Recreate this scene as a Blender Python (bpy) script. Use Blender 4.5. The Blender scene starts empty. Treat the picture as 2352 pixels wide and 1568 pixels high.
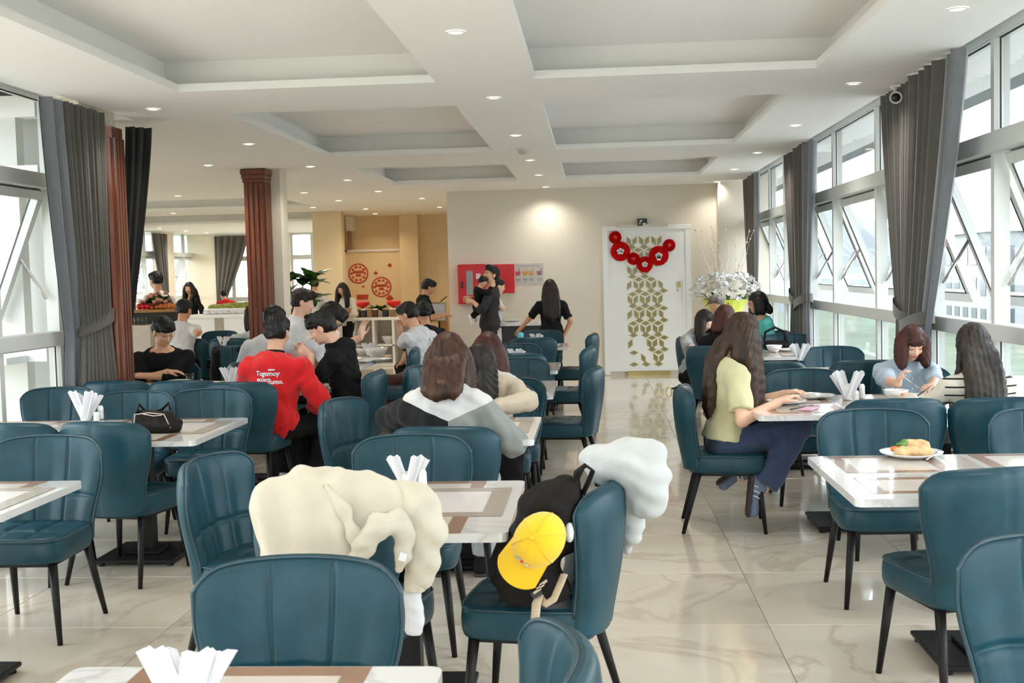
import bpy, math, random
import numpy as np
from mathutils import Matrix, Vector
random.seed(3)
rng = np.random.default_rng(5)
PI = math.pi
S = bpy.context.scene
COL = S.collection

# ---------------------------------------------------------------- camera
YAW, PITCH, ROLL, FPX, PW, PH = -0.0709, -0.0583, -0.0257, 2700.0, 2352, 1568
CAM = np.array([0, 0, 1.6])
_f = np.array([math.sin(YAW)*math.cos(PITCH), math.cos(YAW)*math.cos(PITCH), math.sin(PITCH)])
_r = np.cross(_f, [0, 0, 1]); _r /= np.linalg.norm(_r)
_u = np.cross(_r, _f)
RX = math.cos(ROLL)*_r + math.sin(ROLL)*_u
UX = -math.sin(ROLL)*_r + math.cos(ROLL)*_u
def ray(x, y): return _f*FPX + RX*(x-PW/2) - UX*(y-PH/2)
def at(x, y, z):
    d = ray(x, y); return CAM + d*((z-1.6)/d[2])
def atY(x, y, Y):
    d = ray(x, y); return CAM + d*(Y/d[1])
def atX(x, y, X):
    d = ray(x, y); return CAM + d*(X/d[0])
cam = bpy.data.cameras.new('camera'); camo = bpy.data.objects.new('camera', cam); COL.objects.link(camo)
M = Matrix.Identity(4)
for i in range(3):
    M[i][0], M[i][1], M[i][2], M[i][3] = RX[i], UX[i], -_f[i], CAM[i]
camo.matrix_world = M
cam.sensor_width = 36; cam.lens = FPX/PW*36; cam.clip_end = 600
cam.dof.use_dof = True; cam.dof.focus_distance = 7.5; cam.dof.aperture_fstop = 8
S.camera = camo
# ---------------------------------------------------------------- world, exposure
S.view_settings.view_transform = 'Standard'; S.view_settings.look = 'None'
S.view_settings.gamma = 1; S.view_settings.use_curve_mapping = False
S.view_settings.exposure = 0.33
S.cycles.max_bounces = 8; S.cycles.diffuse_bounces = 6; S.cycles.glossy_bounces = 3
S.cycles.transparent_max_bounces = 14; S.cycles.caustics_reflective = False; S.cycles.caustics_refractive = False
S.cycles.sample_clamp_indirect = 4
W = bpy.data.worlds.new('overcast_sky'); S.world = W; W.use_nodes = True
nt = W.node_tree; bg = nt.nodes['Background']
tc = nt.nodes.new('ShaderNodeTexCoord'); sx = nt.nodes.new('ShaderNodeSeparateXYZ')
cr = nt.nodes.new('ShaderNodeValToRGB')
nt.links.new(tc.outputs['Generated'], sx.inputs[0]); nt.links.new(sx.outputs['Z'], cr.inputs[0])
cr.color_ramp.elements[0].position = 0.0; cr.color_ramp.elements[0].color = (.84, .87, .9, 1)
cr.color_ramp.elements[1].position = 0.5; cr.color_ramp.elements[1].color = (.88, .93, 1, 1)
nt.links.new(cr.outputs[0], bg.inputs[0])
SKY = 6.5
bg.inputs[1].default_value = SKY
LAMP = 36.0           # watts of each ceiling downlight

# ---------------------------------------------------------------- materials
def srgb(r, g, b):
    return tuple(((c/255/12.92) if c/255 <= .04045 else ((c/255+.055)/1.055)**2.4) for c in (r, g, b))
def mat(name, col, rough=.5, metal=0, spec=.5, coat=0, bump=0, bscale=60, noise=0, nscale=4, col2=None, sheen=0, stretch=None, emit=0, trans=0, detail=4, rand=0):
    m = bpy.data.materials.new(name); m.use_nodes = True
    n = m.node_tree.nodes; l = m.node_tree.links; b = n['Principled BSDF']
    b.inputs['Base Color'].default_value = (*col, 1); b.inputs['Roughness'].default_value = rough
    b.inputs['Metallic'].default_value = metal; b.inputs['Specular IOR Level'].default_value = spec
    b.inputs['Coat Weight'].default_value = coat; b.inputs['Coat Roughness'].default_value = .06
    b.inputs['Sheen Weight'].default_value = sheen
    b.inputs['Transmission Weight'].default_value = trans
    if emit:
        b.inputs['Emission Color'].default_value = (*col, 1); b.inputs['Emission Strength'].default_value = emit
    tx = n.new('ShaderNodeTexCoord'); mp = n.new('ShaderNodeMapping'); l.new(tx.outputs['Object'], mp.inputs[0])
    if stretch: mp.inputs['Scale'].default_value = stretch
    if noise or col2:
        t = n.new('ShaderNodeTexNoise'); t.inputs['Scale'].default_value = nscale; t.inputs['Detail'].default_value = detail
        l.new(mp.outputs[0], t.inputs['Vector'])
        r = n.new('ShaderNodeValToRGB'); r.color_ramp.elements[0].position = .35; r.color_ramp.elements[1].position = .65
        c2 = col2 or tuple(c*(1-noise) for c in col)
        r.color_ramp.elements[0].color = (*c2, 1); r.color_ramp.elements[1].color = (*col, 1)
        l.new(t.outputs['Fac'], r.inputs[0]); l.new(r.outputs[0], b.inputs['Base Color'])
    if bump:
        t2 = n.new('ShaderNodeTexNoise'); t2.inputs['Scale'].default_value = bscale; t2.inputs['Detail'].default_value = 3
        l.new(mp.outputs[0], t2.inputs['Vector'])
        bp = n.new('ShaderNodeBump'); bp.inputs['Strength'].default_value = bump; bp.inputs['Distance'].default_value = .004
        l.new(t2.outputs['Fac'], bp.inputs['Height']); l.new(bp.outputs[0], b.inputs['Normal'])
    return m
def marble(name, base, vein, rough, scale, vscale, coat=.0, per_object=False, warm=None):
    m = bpy.data.materials.new(name); m.use_nodes = True
    n = m.node_tree.nodes; l = m.node_tree.links; b = n['Principled BSDF']
    b.inputs['Roughness'].default_value = rough; b.inputs['Coat Weight'].default_value = coat; b.inputs['Coat Roughness'].default_value = .03
    tx = n.new('ShaderNodeTexCoord'); mp = n.new('ShaderNodeMapping'); l.new(tx.outputs['Object'], mp.inputs[0])
    if per_object:
        oi = n.new('ShaderNodeObjectInfo'); mu = n.new('ShaderNodeMath'); mu.operation = 'MULTIPLY'; mu.inputs[1].default_value = 37
        cx = n.new('ShaderNodeCombineXYZ'); l.new(oi.outputs['Random'], mu.inputs[0]); l.new(mu.outputs[0], cx.inputs[0]); l.new(mu.outputs[0], cx.inputs[2])
        l.new(cx.outputs[0], mp.inputs['Location'])
    t = n.new('ShaderNodeTexNoise'); t.inputs['Scale'].default_value = scale; t.inputs['Detail'].default_value = 7; t.inputs['Distortion'].default_value = 1.2
    l.new(mp.outputs[0], t.inputs['Vector'])
    r = n.new('ShaderNodeValToRGB'); e = r.color_ramp.elements
    e[0].position = .30; e[0].color = (*(warm or base), 1); e[1].position = .62; e[1].color = (*base, 1)
    l.new(t.outputs['Fac'], r.inputs[0])
    t2 = n.new('ShaderNodeTexNoise'); t2.inputs['Scale'].default_value = vscale; t2.inputs['Detail'].default_value = 8; t2.inputs['Distortion'].default_value = 2.2
    l.new(mp.outputs[0], t2.inputs['Vector'])
    r2 = n.new('ShaderNodeValToRGB'); q = r2.color_ramp.elements
    q[0].position = .47; q[0].color = (0, 0, 0, 1); q[1].position = .5; q[1].color = (1, 1, 1, 1)
    q2 = q.new(.53); q2.color = (0, 0, 0, 1)
    l.new(t2.outputs['Fac'], r2.inputs[0])
    mx = n.new('ShaderNodeMixRGB'); mx.inputs[2].default_value = (*vein, 1)
    mm = n.new('ShaderNodeMath'); mm.operation = 'MULTIPLY'; mm.inputs[1].default_value = .55
    l.new(r2.outputs[0], mm.inputs[0]); l.new(mm.outputs[0], mx.inputs[0]); l.new(r.outputs[0], mx.inputs[1])
    l.new(mx.outputs[0], b.inputs['Base Color'])
    return m
def glass(name, tint=(1, 1, 1), refl=1.0):
    m = bpy.data.materials.new(name); m.use_nodes = True
    n = m.node_tree.nodes; l = m.node_tree.links; n.remove(n['Principled BSDF'])
    tr = n.new('ShaderNodeBsdfTransparent'); tr.inputs[0].default_value = (*tint, 1)
    gl = n.new('ShaderNodeBsdfGlossy'); gl.inputs['Roughness'].default_value = .01
    lw = n.new('ShaderNodeLayerWeight'); pw = n.new('ShaderNodeMath'); pw.operation = 'POWER'; pw.inputs[1].default_value = 4; l.new(lw.outputs['Facing'], pw.inputs[0])
    mu = n.new('ShaderNodeMath'); mu.operation = 'MULTIPLY_ADD'; mu.inputs[1].default_value = .45*refl; mu.inputs[2].default_value = .03*refl; l.new(pw.outputs[0], mu.inputs[0])
    mx = n.new('ShaderNodeMixShader'); l.new(mu.outputs[0], mx.inputs[0]); l.new(tr.outputs[0], mx.inputs[1]); l.new(gl.outputs[0], mx.inputs[2])
    l.new(mx.outputs[0], n['Material Output'].inputs[0])
    return m
M_ = {}
def m(k): return M_[k]
M_['ceil'] = mat('ceiling_paint', (.88, .875, .86), .85, spec=.2, bump=.04, bscale=90)
M_['wall'] = mat('cream_wall_paint', (.72, .67, .57), .8, spec=.2, bump=.05, bscale=120)
M_['warmlitwall'] = mat('warm_lit_wall_paint', (.78, .64, .42), .75, spec=.25, bump=.05, bscale=120)  # cream paint with the warm lamplight worked into its colour
M_['wingwall'] = mat('wing_wall_paint', (.74, .67, .54), .8, spec=.2, bump=.05, bscale=120)
M_['white'] = mat('white_lacquer', (.82, .83, .82), .35, noise=.03)
M_['alu'] = mat('white_window_aluminium', (.62, .64, .61), .35, noise=.04, nscale=3)
M_['gasket'] = mat('black_gasket', (.02, .02, .02), .6, noise=.2)
M_['glass'] = glass("window_glass", (.965, .985, .985))
M_['drink'] = glass('drinking_glass', (.8, .8, .78), 1.2)
M_['tile'] = marble('cream_marble_tile', (.69, .625, .52), (.45, .38, .29), .14, .9, .7, coat=.55, per_object=True, warm=(.58, .51, .41))
M_['grout'] = mat('floor_grout', (.38, .32, .25), .8, noise=.2)
M_['tmarble'] = marble('white_marble_top', (.66, .655, .65), (.40, .385, .40), .12, 1.4, 1.3, coat=.5)
M_['leather'] = mat('teal_leather', (.007, .050, .072), .40, spec=.3, bump=.10, bscale=220, noise=.22, nscale=9)
M_['piping'] = mat('teal_piping', (.009, .042, .062), .35, spec=.6, noise=.1)
M_['blackmetal'] = mat('black_metal', (.007, .006, .006), .45, spec=.22, noise=.2)
M_['wood'] = mat('red_brown_wood', (.19, .055, .025), .35, coat=.25, col2=(.11, .028, .014), nscale=3, stretch=(9, 9, .6), detail=6)
M_['curtain'] = mat('grey_curtain_cloth', (.105, .098, .086), .85, sheen=.3, bump=.25, bscale=300, noise=.12, nscale=20)
M_['curtainblue'] = mat('grey_satin_curtain_cloth', (.17, .182, .205), .6, sheen=.4, bump=.2, bscale=300, noise=.1, nscale=20)
M_['lining'] = mat('black_curtain_lining', (.02, .02, .022), .7, noise=.2)
M_['brown'] = mat('brown_print', (.27, .15, .09), .25, coat=.4, noise=.15, nscale=12)
M_['taupe'] = mat('taupe_print', (.36, .30, .25), .25, coat=.4, noise=.1, nscale=12)
M_['beige'] = mat('beige_print', (.58, .52, .46), .25, coat=.4, noise=.06, nscale=12)
M_['whiteprint'] = mat('white_print', (.74, .69, .67), .22, coat=.4, noise=.04, nscale=12)
M_['paper'] = mat('white_paper', (.70, .71, .74), .8, bump=.15, bscale=120, noise=.04)
M_['ceramic'] = mat('white_ceramic', (.72, .72, .70), .15, coat=.5, noise=.03)
M_['red'] = mat('red_paper', (.80, .006, .010), .55, noise=.15, nscale=20)
M_['redpaint'] = mat('red_painted_steel', (.62, .004, .012), .35, noise=.1)
M_['gold'] = mat('gold_metal', (.50, .38, .14), .3, metal=.7, noise=.15)
M_['mirror'] = mat('olive_gold_backing', (.30, .26, .10), .25, spec=.6, noise=.35, nscale=1.6)
M_['chrome'] = mat('chrome', (.7, .7, .7), .15, metal=1, noise=.05)
M_['black'] = mat('black_plastic', (.015, .015, .015), .4, noise=.2)
M_['lampglow'] = mat('lamp_diffuser', (1, .93, .82), .5, emit=5)
M_['grey'] = mat('grey_plastic', (.35, .36, .36), .5, noise=.1)
M_['green'] = mat('leaf_green', (.045, .14, .02), .35, noise=.4, nscale=8)
M_['yellow'] = mat('yellow_cotton', (.80, .50, .005), .8, sheen=.3, bump=.25, bscale=400, noise=.06)

# ---------------------------------------------------------------- mesh helpers
def rotz(a): return np.array([[math.cos(a), -math.sin(a), 0], [math.sin(a), math.cos(a), 0], [0, 0, 1.]])
def rotx(a): return np.array([[1, 0, 0], [0, math.cos(a), -math.sin(a)], [0, math.sin(a), math.cos(a)]])
def roty(a): return np.array([[math.cos(a), 0, math.sin(a)], [0, 1, 0], [-math.sin(a), 0, math.cos(a)]])
def V3(*a): return np.array(a, float)
def nrm(v):
    v = np.asarray(v, float); return v/(np.linalg.norm(v)+1e-9)
class MB:
    """collects simple shapes into one mesh"""
    def __init__(s): s.v = []; s.f = []; s.mi = []; s.cur = 0
    def add(s, vs, fs):
        o = len(s.v); s.v += [tuple(map(float, p)) for p in vs]; s.f += [tuple(i+o for i in f) for f in fs]; s.mi += [s.cur]*len(fs); return s
    def box(s, c, d, R=None, ch=0):
        x, y, z = d[0]/2, d[1]/2, d[2]/2
        if ch:
            # chamfered on the top and bottom edges
            P = []
            for (zz, i) in ((-z, ch), (-z+ch, 0), (z-ch, 0), (z, ch)):
                P += [(-x+i, -y+i, zz), (x-i, -y+i, zz), (x-i, y-i, zz), (-x+i, y-i, zz)]
            F = [(3, 2, 1, 0), (12, 13, 14, 15)]
            for k in range(3):
                for j in range(4):
                    a, b = k*4+j, k*4+(j+1) % 4
                    F.append((a, b, b+4, a+4))
        else:
            P = [(a, b, e) for e in (-z, z) for a, b in ((-x, -y), (x, -y), (x, y), (-x, y))]
            F = [(3, 2, 1, 0), (4, 5, 6, 7), (0, 1, 5, 4), (1, 2, 6, 5), (2, 3, 7, 6), (3, 0, 4, 7)]
        P = np.array(P)
        if R is not None: P = P @ R.T
        return s.add(P + np.array(c), F)
    def b2(s, lo, hi, ch=0):
        lo, hi = np.minimum(lo, hi), np.maximum(lo, hi)
        return s.box((lo+hi)/2, hi-lo, ch=ch)
    def tube(s, pts, r, n=8, cap=True, flat=1.0, up=None):
        pts = [np.array(p, float) for p in pts]; k = len(pts)
        rs = list(r) if hasattr(r, '__len__') else [r]*k
        P, F = [], []; prev = None
        for i in range(k):
            t = nrm(pts[min(i+1, k-1)]-pts[max(i-1, 0)])
            if prev is None:
                a = up if up is not None else ((0, 0, 1) if abs(t[2]) < .9 else (1, 0, 0))
                x = nrm(np.cross(a, t))
            else: x = nrm(prev - t*np.dot(prev, t))
            prev = x; y = np.cross(t, x)
            for j in range(n):
                a = 2*PI*j/n
                P.append(pts[i] + x*math.cos(a)*rs[i] + y*math.sin(a)*rs[i]*flat)
        for i in range(k-1):
            for j in range(n):
                a, b = i*n+j, i*n+(j+1) % n
                F.append((a, b, b+n, a+n))
        if cap: F += [tuple(range(n-1, -1, -1)), tuple((k-1)*n+j for j in range(n))]
        return s.add(P, F)
    def lathe(s, prof, c=(0, 0, 0), n=24, R=None, sx=1, sy=1):
        P, F = [], []
        for (r, z) in prof:
            for j in range(n):
                a = 2*PI*j/n; P.append((max(r, 1e-4)*math.cos(a)*sx, max(r, 1e-4)*math.sin(a)*sy, z))
        for i in range(len(prof)-1):
            for j in range(n):
                a, b = i*n+j, i*n+(j+1) % n; F.append((a, b, b+n, a+n))
        P = np.array(P)
        if R is not None: P = P @ R.T
        return s.add(P + np.array(c), F)
    def ball(s, c, r, n=10, k=6, R=None):
        r = np.array(r)*np.ones(3); P, F = [], []
        for i in range(k+1):
            t = PI*i/k
            for j in range(n):
                a = 2*PI*j/n; P.append((math.sin(t)*math.cos(a)*r[0], math.sin(t)*math.sin(a)*r[1], -math.cos(t)*r[2]))
        for i in range(k):
            for j in range(n):
                a, b = i*n+j, i*n+(j+1) % n; F.append((a, b, b+n, a+n))
        P = np.array(P)
        if R is not None: P = P @ R.T
        return s.add(P+np.array(c), F)
    def grid(s, P, closeu=False):
        """P: (nu,nv,3)"""
        nu, nv = P.shape[:2]; F = []
        for i in range(nu if closeu else nu-1):
            for j in range(nv-1):
                a = i*nv+j; b = ((i+1) % nu)*nv+j; F.append((a, b, b+1, a+1))
        return s.add(P.reshape(-1, 3), F)
    def prism(s, poly, z0, z1, R=None, c=(0, 0, 0)):
        n = len(poly); P = [(x, y, z0) for x, y in poly]+[(x, y, z1) for x, y in poly]
        F = [tuple(range(n-1, -1, -1)), tuple(range(n, 2*n))]+[(i, (i+1) % n, n+(i+1) % n, n+i) for i in range(n)]
        P = np.array(P)
        if R is not None: P = P @ R.T
        return s.add(P+np.array(c), F)
    def mesh(s, name, mats, smooth=False):
        me = bpy.data.meshes.new(name); me.from_pydata(s.v, [], s.f)
        for x in (mats if isinstance(mats, (list, tuple)) else [mats]): me.materials.append(M_[x] if isinstance(x, str) else x)
        if any(s.mi): me.polygons.foreach_set('material_index', s.mi)
        if smooth: me.polygons.foreach_set('use_smooth', [True]*len(me.polygons))
        me.update(); return me
    def obj(s, name, mats, parent=None, smooth=False, **k):
        return link(name, s.mesh(name, mats, smooth), parent, **k)
def link(name, me, parent=None, loc=None, rz=0, rot=None, label=None, kind=None):
    o = bpy.data.objects.new(name, me); COL.objects.link(o)
    if parent is not None: o.parent = parent
    if loc is not None: o.location = loc
    if rz: o.rotation_euler = (0, 0, rz)
    if rot is not None: o.rotation_euler = rot
    if label: o['label'] = label
    if kind: o['kind'] = kind
    return o
def tag(o, label, cat, group=None):
    o['label'] = label; o['category'] = cat
    if group: o['group'] = group
    return o
def thing(name, label, cat, loc=(0, 0, 0), rz=0, group=None, rot=None):
    return tag(link(name, None, None, loc, rz, rot), label, cat, group)
def struct(name, mb, mt, smooth=False, parent=None):
    o = mb.obj(name, mt, parent, smooth)
    if parent is None: o['kind'] = 'structure'
    return o
def dup(root, loc, rz, label, group=None):
    r = root.copy(); COL.objects.link(r); r.location = loc; r.rotation_euler = (0, 0, rz); r['label'] = label
    if group: r['group'] = group
    for ch in list(root.children):
        c = ch.copy(); COL.objects.link(c); c.parent = r
        for g in ch.children:
            d = g.copy(); COL.objects.link(d); d.parent = c
    return r
# ---------------------------------------------------------------- room
ZC = 2.86; XL, XR = -4.08, 2.45; YB = -2.5; YF = 17.95
TS = .915
fl = MB(); fl.b2((-12, -4, -.25), (2.7, 34, -.004)); floor = struct('floor', fl, 'grout')
tme = MB().box((0, 0, -.012), (TS-.004, TS-.004, .024), ch=.0015).mesh('tile', 'tile')
for i in range(-5, 4):
    for j in range(-1, 18):
        x, y = -.17+TS*(i+.5), 5.24-3*TS+TS*(j+.5)
        if x+TS/2 > XR+.6: continue
        link('tile', tme, floor, (x, y, 0))
# tiles of the far wing, too flat to the view to tell apart
tb = MB()
for i in range(-13, 4):
    for j in range(-7, 31):
        x, y = -.17+TS*(i+.5), 5.24-3*TS+TS*(j+.5)
        if (i >= -5 and j < 18 and j >= -1) or x > XR: continue
        tb.box((x, y, -.012), (TS-.004, TS-.004, .024))
tb.obj('tile_field', 'tile', floor, kind='stuff')
# ceiling: soffit with recessed trays
trays = []
for (y0, y1) in ((-1.2, 3.2), (4.35, 7.75), (8.85, 12.25), (13.62, 16.25)):
    for (x0, x1) in ((-2.74, -1.01), (-.36, 1.45)): trays.append((x0, x1, y0, y1))
trays += [(-10.2, -4.9, 18.0, 20.6), (-10.2, -4.9, 22.2, 25.6)]
ce = MB()
def soffit(x0, x1, y0, y1, holes):
    """tile the rectangle around axis-aligned holes"""
    xs = sorted({x0, x1, *[h[0] for h in holes], *[h[1] for h in holes]}); ys = sorted({y0, y1, *[h[2] for h in holes], *[h[3] for h in holes]})
    for a, b in zip(xs, xs[1:]):
        for c, d in zip(ys, ys[1:]):
            mx, my = (a+b)/2, (c+d)/2
            if any(h[0] < mx < h[1] and h[2] < my < h[3] for h in holes): continue
            ce.b2((a, c, ZC), (b, d, ZC+.05))
main = [t for t in trays if t[0] > -4]; wing = [t for t in trays if t[0] < -4]
soffit(-3.52, 2.17, YB, YF+.2, main)
soffit(-12, -3.52, 9.0, 32.5, wing)
soffit(-3.52, -1.9, YF+.2, 32.5, [])
for (a, b, c, d) in trays:                      # cove: ledge runs back behind the lip, then an upright, then the tray top
    g = .13
    for lo, hi in (((a-g, c-g, ZC+.05), (a, d+g, ZC+.052)), ((b, c-g, ZC+.05), (b+g, d+g, ZC+.052)), ((a, c-g, ZC+.05), (b, c, ZC+.052)), ((a, d, ZC+.05), (b, d+g, ZC+.052))): ce.b2(lo, hi)
    for lo, hi in (((a-g-.03, c-g-.03, ZC+.05), (a-g, d+g+.03, ZC+.22)), ((b+g, c-g-.03, ZC+.05), (b+g+.03, d+g+.03, ZC+.22)), ((a-g, c-g-.03, ZC+.05), (b+g, c-g, ZC+.22)), ((a-g, d+g, ZC+.05), (b+g, d+g+.03, ZC+.22))): ce.b2(lo, hi)
    ce.b2((a-g-.03, c-g-.03, ZC+.22), (b+g+.03, d+g+.03, ZC+.25))
ceiling = struct('ceiling', ce, 'ceil')
rf = MB(); rf.b2((-4.6, YB-.3, 3.14), (XR+.75, 9.0, 3.4)); rf.b2((-12.5, 9.0, 3.14), (XR+.75, 33, 3.4))
rf.b2((XR+.05, YB-.3, 2.98), (XR+.75, 33, 3.14)); rf.b2((XL-.45, YB-.3, 3.02), (XL-.1, 9.0, 3.14))
struct('roof', rf, 'ceil')
# curtain recess heads along the windows
hd = MB(); hd.b2((2.17, YB, ZC), (2.185, YF, 3.14)); hd.b2((2.185, YB, 2.98), (XR+.08, YF, 3.14))
struct('trim_right', hd, 'ceil')
hd = MB(); hd.b2((-3.535, YB, ZC), (-3.52, 9.0, 3.14)); hd.b2((XL-.08, YB, 2.99), (-3.535, 9.0, 3.14)); hd.b2((XL-.1, 8.98, 2.862), (-3.52, 9.03, 3.14))
struct('trim_left', hd, 'ceil')
# walls
w = MB(); w.b2((-2.22, YF, 0), (2.0, YF+.2, 2.9)); w.b2((-2.22, YF+.2, 0), (-2.02, 32.4, 2.9)); struct('wall_far', w, 'wall')
w = MB(); w.b2((1.86, YF-.35, 0), (2.6, YF+.2, 3.1)); struct('pillar_right', w, 'wall')
w = MB(); w.b2((-12, YB-.2, 0), (-4.2, YB, 3.2)); w.b2((-4.2, YB-.2, 2.9), (2.8, YB, 3.2)); struct('wall_back', w, 'wall')
w = MB(); w.b2((-5.25, 24.5, 0), (-2.2, 24.7, 2.9)); w.b2((-4.0, 24.2, 0), (-3.62, 24.5, 2.9)); struct('wall_buffet', w, 'warmlitwall')
w = MB(); w.b2((-5.36, 22.3, 0), (-4.8, 22.55, 2.9)); w.b2((-5.36, 22.55, 0), (-5.2, 24.45, 2.9)); struct('pillar_buffet', w, 'warmlitwall')
w = MB(); w.b2((-3.8, 13.5, 0), (-3.61, 13.8, 2.9)); struct('pillar_middle', w, 'wall')
w = MB(); w.b2((-4.1, 8.93, 0), (-3.7, 9.02, 2.99)); w.b2((-4.1, 8.66, 0), (-3.83, 8.93, 2.99)); struct('pillar_left', w, 'wall')
w = MB(); w.b2((-12, 9.05, 0), (-11.8, 9.4, 2.9)); struct('wall_wing_left', w, 'wall')
w = MB(); w.b2((-12, 8.9, 0), (-4.1, 9.05, 2.9)); struct('wall_wing_near', w, 'white')
def pilaster(x0, x1, y0, y1, lab, faces, capital=True):
    t = thing('wooden_pilaster', lab, 'pilaster', ((x0+x1)/2, (y0+y1)/2, 0))
    hx, hy = (x1-x0)/2, (y1-y0)/2
    b = MB(); b.b2((-hx, -hy, 0), (hx, hy, 2.78)); b.obj('core', 'wood', t)
    for (sx, sy) in faces:
        L = hx if sy else hy; n = 4
        for k in range(n):
            p = -L+2*L*(k+.5)/n; wd = 2*L/n*.62
            q = MB()
            if sy: q.b2((p-wd/2, sy*hy, .12), (p+wd/2, sy*(hy+.018), 2.7), ch=.006)
            else: q.b2((sx*hx, p-wd/2, .12), (sx*(hx+.018), p+wd/2, 2.7), ch=.006)
            q.obj('flute', 'wood', t)
    for z0, z1, e in ((0, .12, .02), (2.70, 2.74, .012), (2.74, 2.79, .02), (2.79, 2.855, .03))[:4 if capital else 1]:
        b = MB(); b.b2((-hx-e, -hy-e, z0), (hx+e, hy+e, z1), ch=.006); b.obj('moulding', 'wood', t)
pilaster(-3.96, -3.73, 13.24, 13.49, 'fluted red brown wooden pilaster in front of cream pillar mid room', ((0, -1), (1, 0)))
pilaster(-3.80, -3.60, 8.70, 8.90, 'fluted red brown wooden pilaster between grey and black curtains', ((0, -1), (1, 0)), False)
for Y in (8.8, 13.55):
    pilaster(2.27, 2.47, Y-.12, Y+.12, 'narrow red brown pilaster half hidden behind the %s window curtain' % ('nearest right' if Y < 10 else 'second right'), ((-1, 0), (0, -1)))

# ---------------------------------------------------------------- windows
wn = [0]
def window_bay(X, y0, y1, mull, z=(.12, 1.12, 1.22, 2.25, 2.37, 2.92), side=1, name='right', tilt=.38):
    """a storey-high aluminium window in the plane X: low fixed pane, top-hung open sash, upper fixed pane"""
    wn[0] += 1
    fr = MB(); D = .045
    def bar(a, b, za, zb, d=D): fr.b2((X-d, a, za), (X+d, b, zb), ch=.006)
    bar(y0, y1, 0, z[0]); bar(y0, y1, z[1], z[2], .065); bar(y0, y1, z[3], z[4], .065); bar(y0, y1, z[5], z[5]+.07)
    cuts = [y0]+list(mull)+[y1]
    for c in cuts: bar(c-.03, c+.03, .002, 2.975, .047)
    f = struct('window_%d' % wn[0], fr, 'alu')
    for a, b in zip(cuts, cuts[1:]):
        for (za, zb) in ((z[0], z[1]), (z[4], z[5])):
            p = MB(); p.b2((X-.004, a+.05, za), (X+.004, b-.05, zb)); p.obj('pane', 'glass', f)
            g = MB()
            for lo, hi in (((X-side*.02, a+.05, za), (X-side*.012, a+.058, zb)), ((X-side*.02, b-.058, za), (X-side*.012, b-.05, zb)), ((X-side*.02, a+.05, zb-.008), (X-side*.012, b-.05, zb))): g.b2(lo, hi)
            g.obj('gasket', 'gasket', f)
        # sash
        w_, h_ = b-a-.11, z[3]-z[2]-.01
        o = link('sash', None, f, (X+side*.03, (a+b)/2, z[3]-.005)); o.rotation_euler = (0, -side*tilt, 0)
        s = MB()
        for lo, hi in (((-.03, -w_/2, -.07), (.03, w_/2, 0)), ((-.03, -w_/2, -h_), (.03, w_/2, -h_+.08)), ((-.03, -w_/2, -h_+.08), (.03, -w_/2+.07, -.07)), ((-.03, w_/2-.07, -h_+.08), (.03, w_/2, -.07))): s.b2(lo, hi, ch=.005)
        s.obj('sash_frame', 'alu', o)
        s = MB(); s.b2((-.004, -w_/2+.07, -h_+.08), (.004, w_/2-.07, -.07)); s.obj('sash_pane', 'glass', o)
        s = MB()
        for yy in (-w_/2+.068, w_/2-.076): s.b2((-.036, yy, -h_+.08), (-.028, yy+.008, -.07))
        s.b2((-.036, -w_/2+.07, -h_+.075), (-.028, w_/2-.07, -h_+.083)); s.obj('gasket', 'gasket', o)
        for e in (a+.075, b-.075):
            s = MB(); hx = X+side*(.03+math.sin(tilt)*h_*.5); hz = z[3]-math.cos(tilt)*h_*.5
            s.tube([(X+side*.02, e, hz-.33), (hx, e, hz)], .012, 6); s.obj('stay_arm', 'chrome', f)
    return f
for k in range(-1, 3):
    P0, P1 = 4.05+4.75*(k-1)+.0, 4.05+4.75*k
    P1 = min(P1, YF-.35)
    window_bay(XR, P0+.17, P1-.17, (P0+1.45, P1-1.5), side=1)
window_bay(XR, 13.72, 17.7, (15.1, 16.35), side=1)
for (a, b, mu) in ((-2.3, 2.6, (-.6, 1.0)), (2.65, 7.0, (4.2, 5.6)), (7.0, 8.64, (7.72,))):
    window_bay(XL, a, b, mu, side=-1, z=(.12, 1.14, 1.25, 2.31, 2.42, 2.96))
# far wing: two glazed walls, the nearer one unseen and added for daylight
window_bay(-11.9, 9.4, 19.9, (11.5, 13.6, 15.7, 17.8), side=-1)
window_bay(-11.0, 24.0, 32.0, (26.2, 28.2, 29.6, 31), side=-1)
def window_wall(Y, x0, x1, mull):
    wn[0] += 1; fr = MB()
    for c in [x0]+list(mull)+[x1]: fr.b2((c-.05, Y-.067, .002), (c+.05, Y+.05, 2.9))
    for a, b in ((0, .15), (1.0, 1.12), (2.12, 2.25), (2.8, 2.9)): fr.b2((x0, Y-.06, a), (x1, Y+.06, b))
    f = struct('window_%d' % wn[0], fr, 'alu')
    cs = [x0]+list(mull)+[x1]
    for a, b in zip(cs, cs[1:]):
        for za, zb in ((.15, 1.0), (1.12, 2.12), (2.25, 2.8)):
            p = MB(); p.b2((a+.05, Y-.004, za), (b-.05, Y+.004, zb)); p.obj('pane', 'glass', f)
window_wall(YB-.1, -4.1, 2.45, (-2.8, -1.5, -.2, 1.1))  # glazed wall behind the camera, added for soft light from the front
window_wall(32.2, -11.0, -5.3, (-10.0, -9.25, -8.35, -7.75))
w = MB(); w.b2((-11.1, 29.0, 0), (-10.85, 29.9, 2.9)); w.b2((-11.1, 25.7, 0), (-10.85, 26.6, 2.9)); w.b2((-11.1, 31.6, 0), (-10.3, 32.3, 2.9)); w.b2((-9.3, 32.0, 0), (-8.35, 32.3, 2.9)); struct('wall_wing_far', w, 'wingwall')
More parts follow.
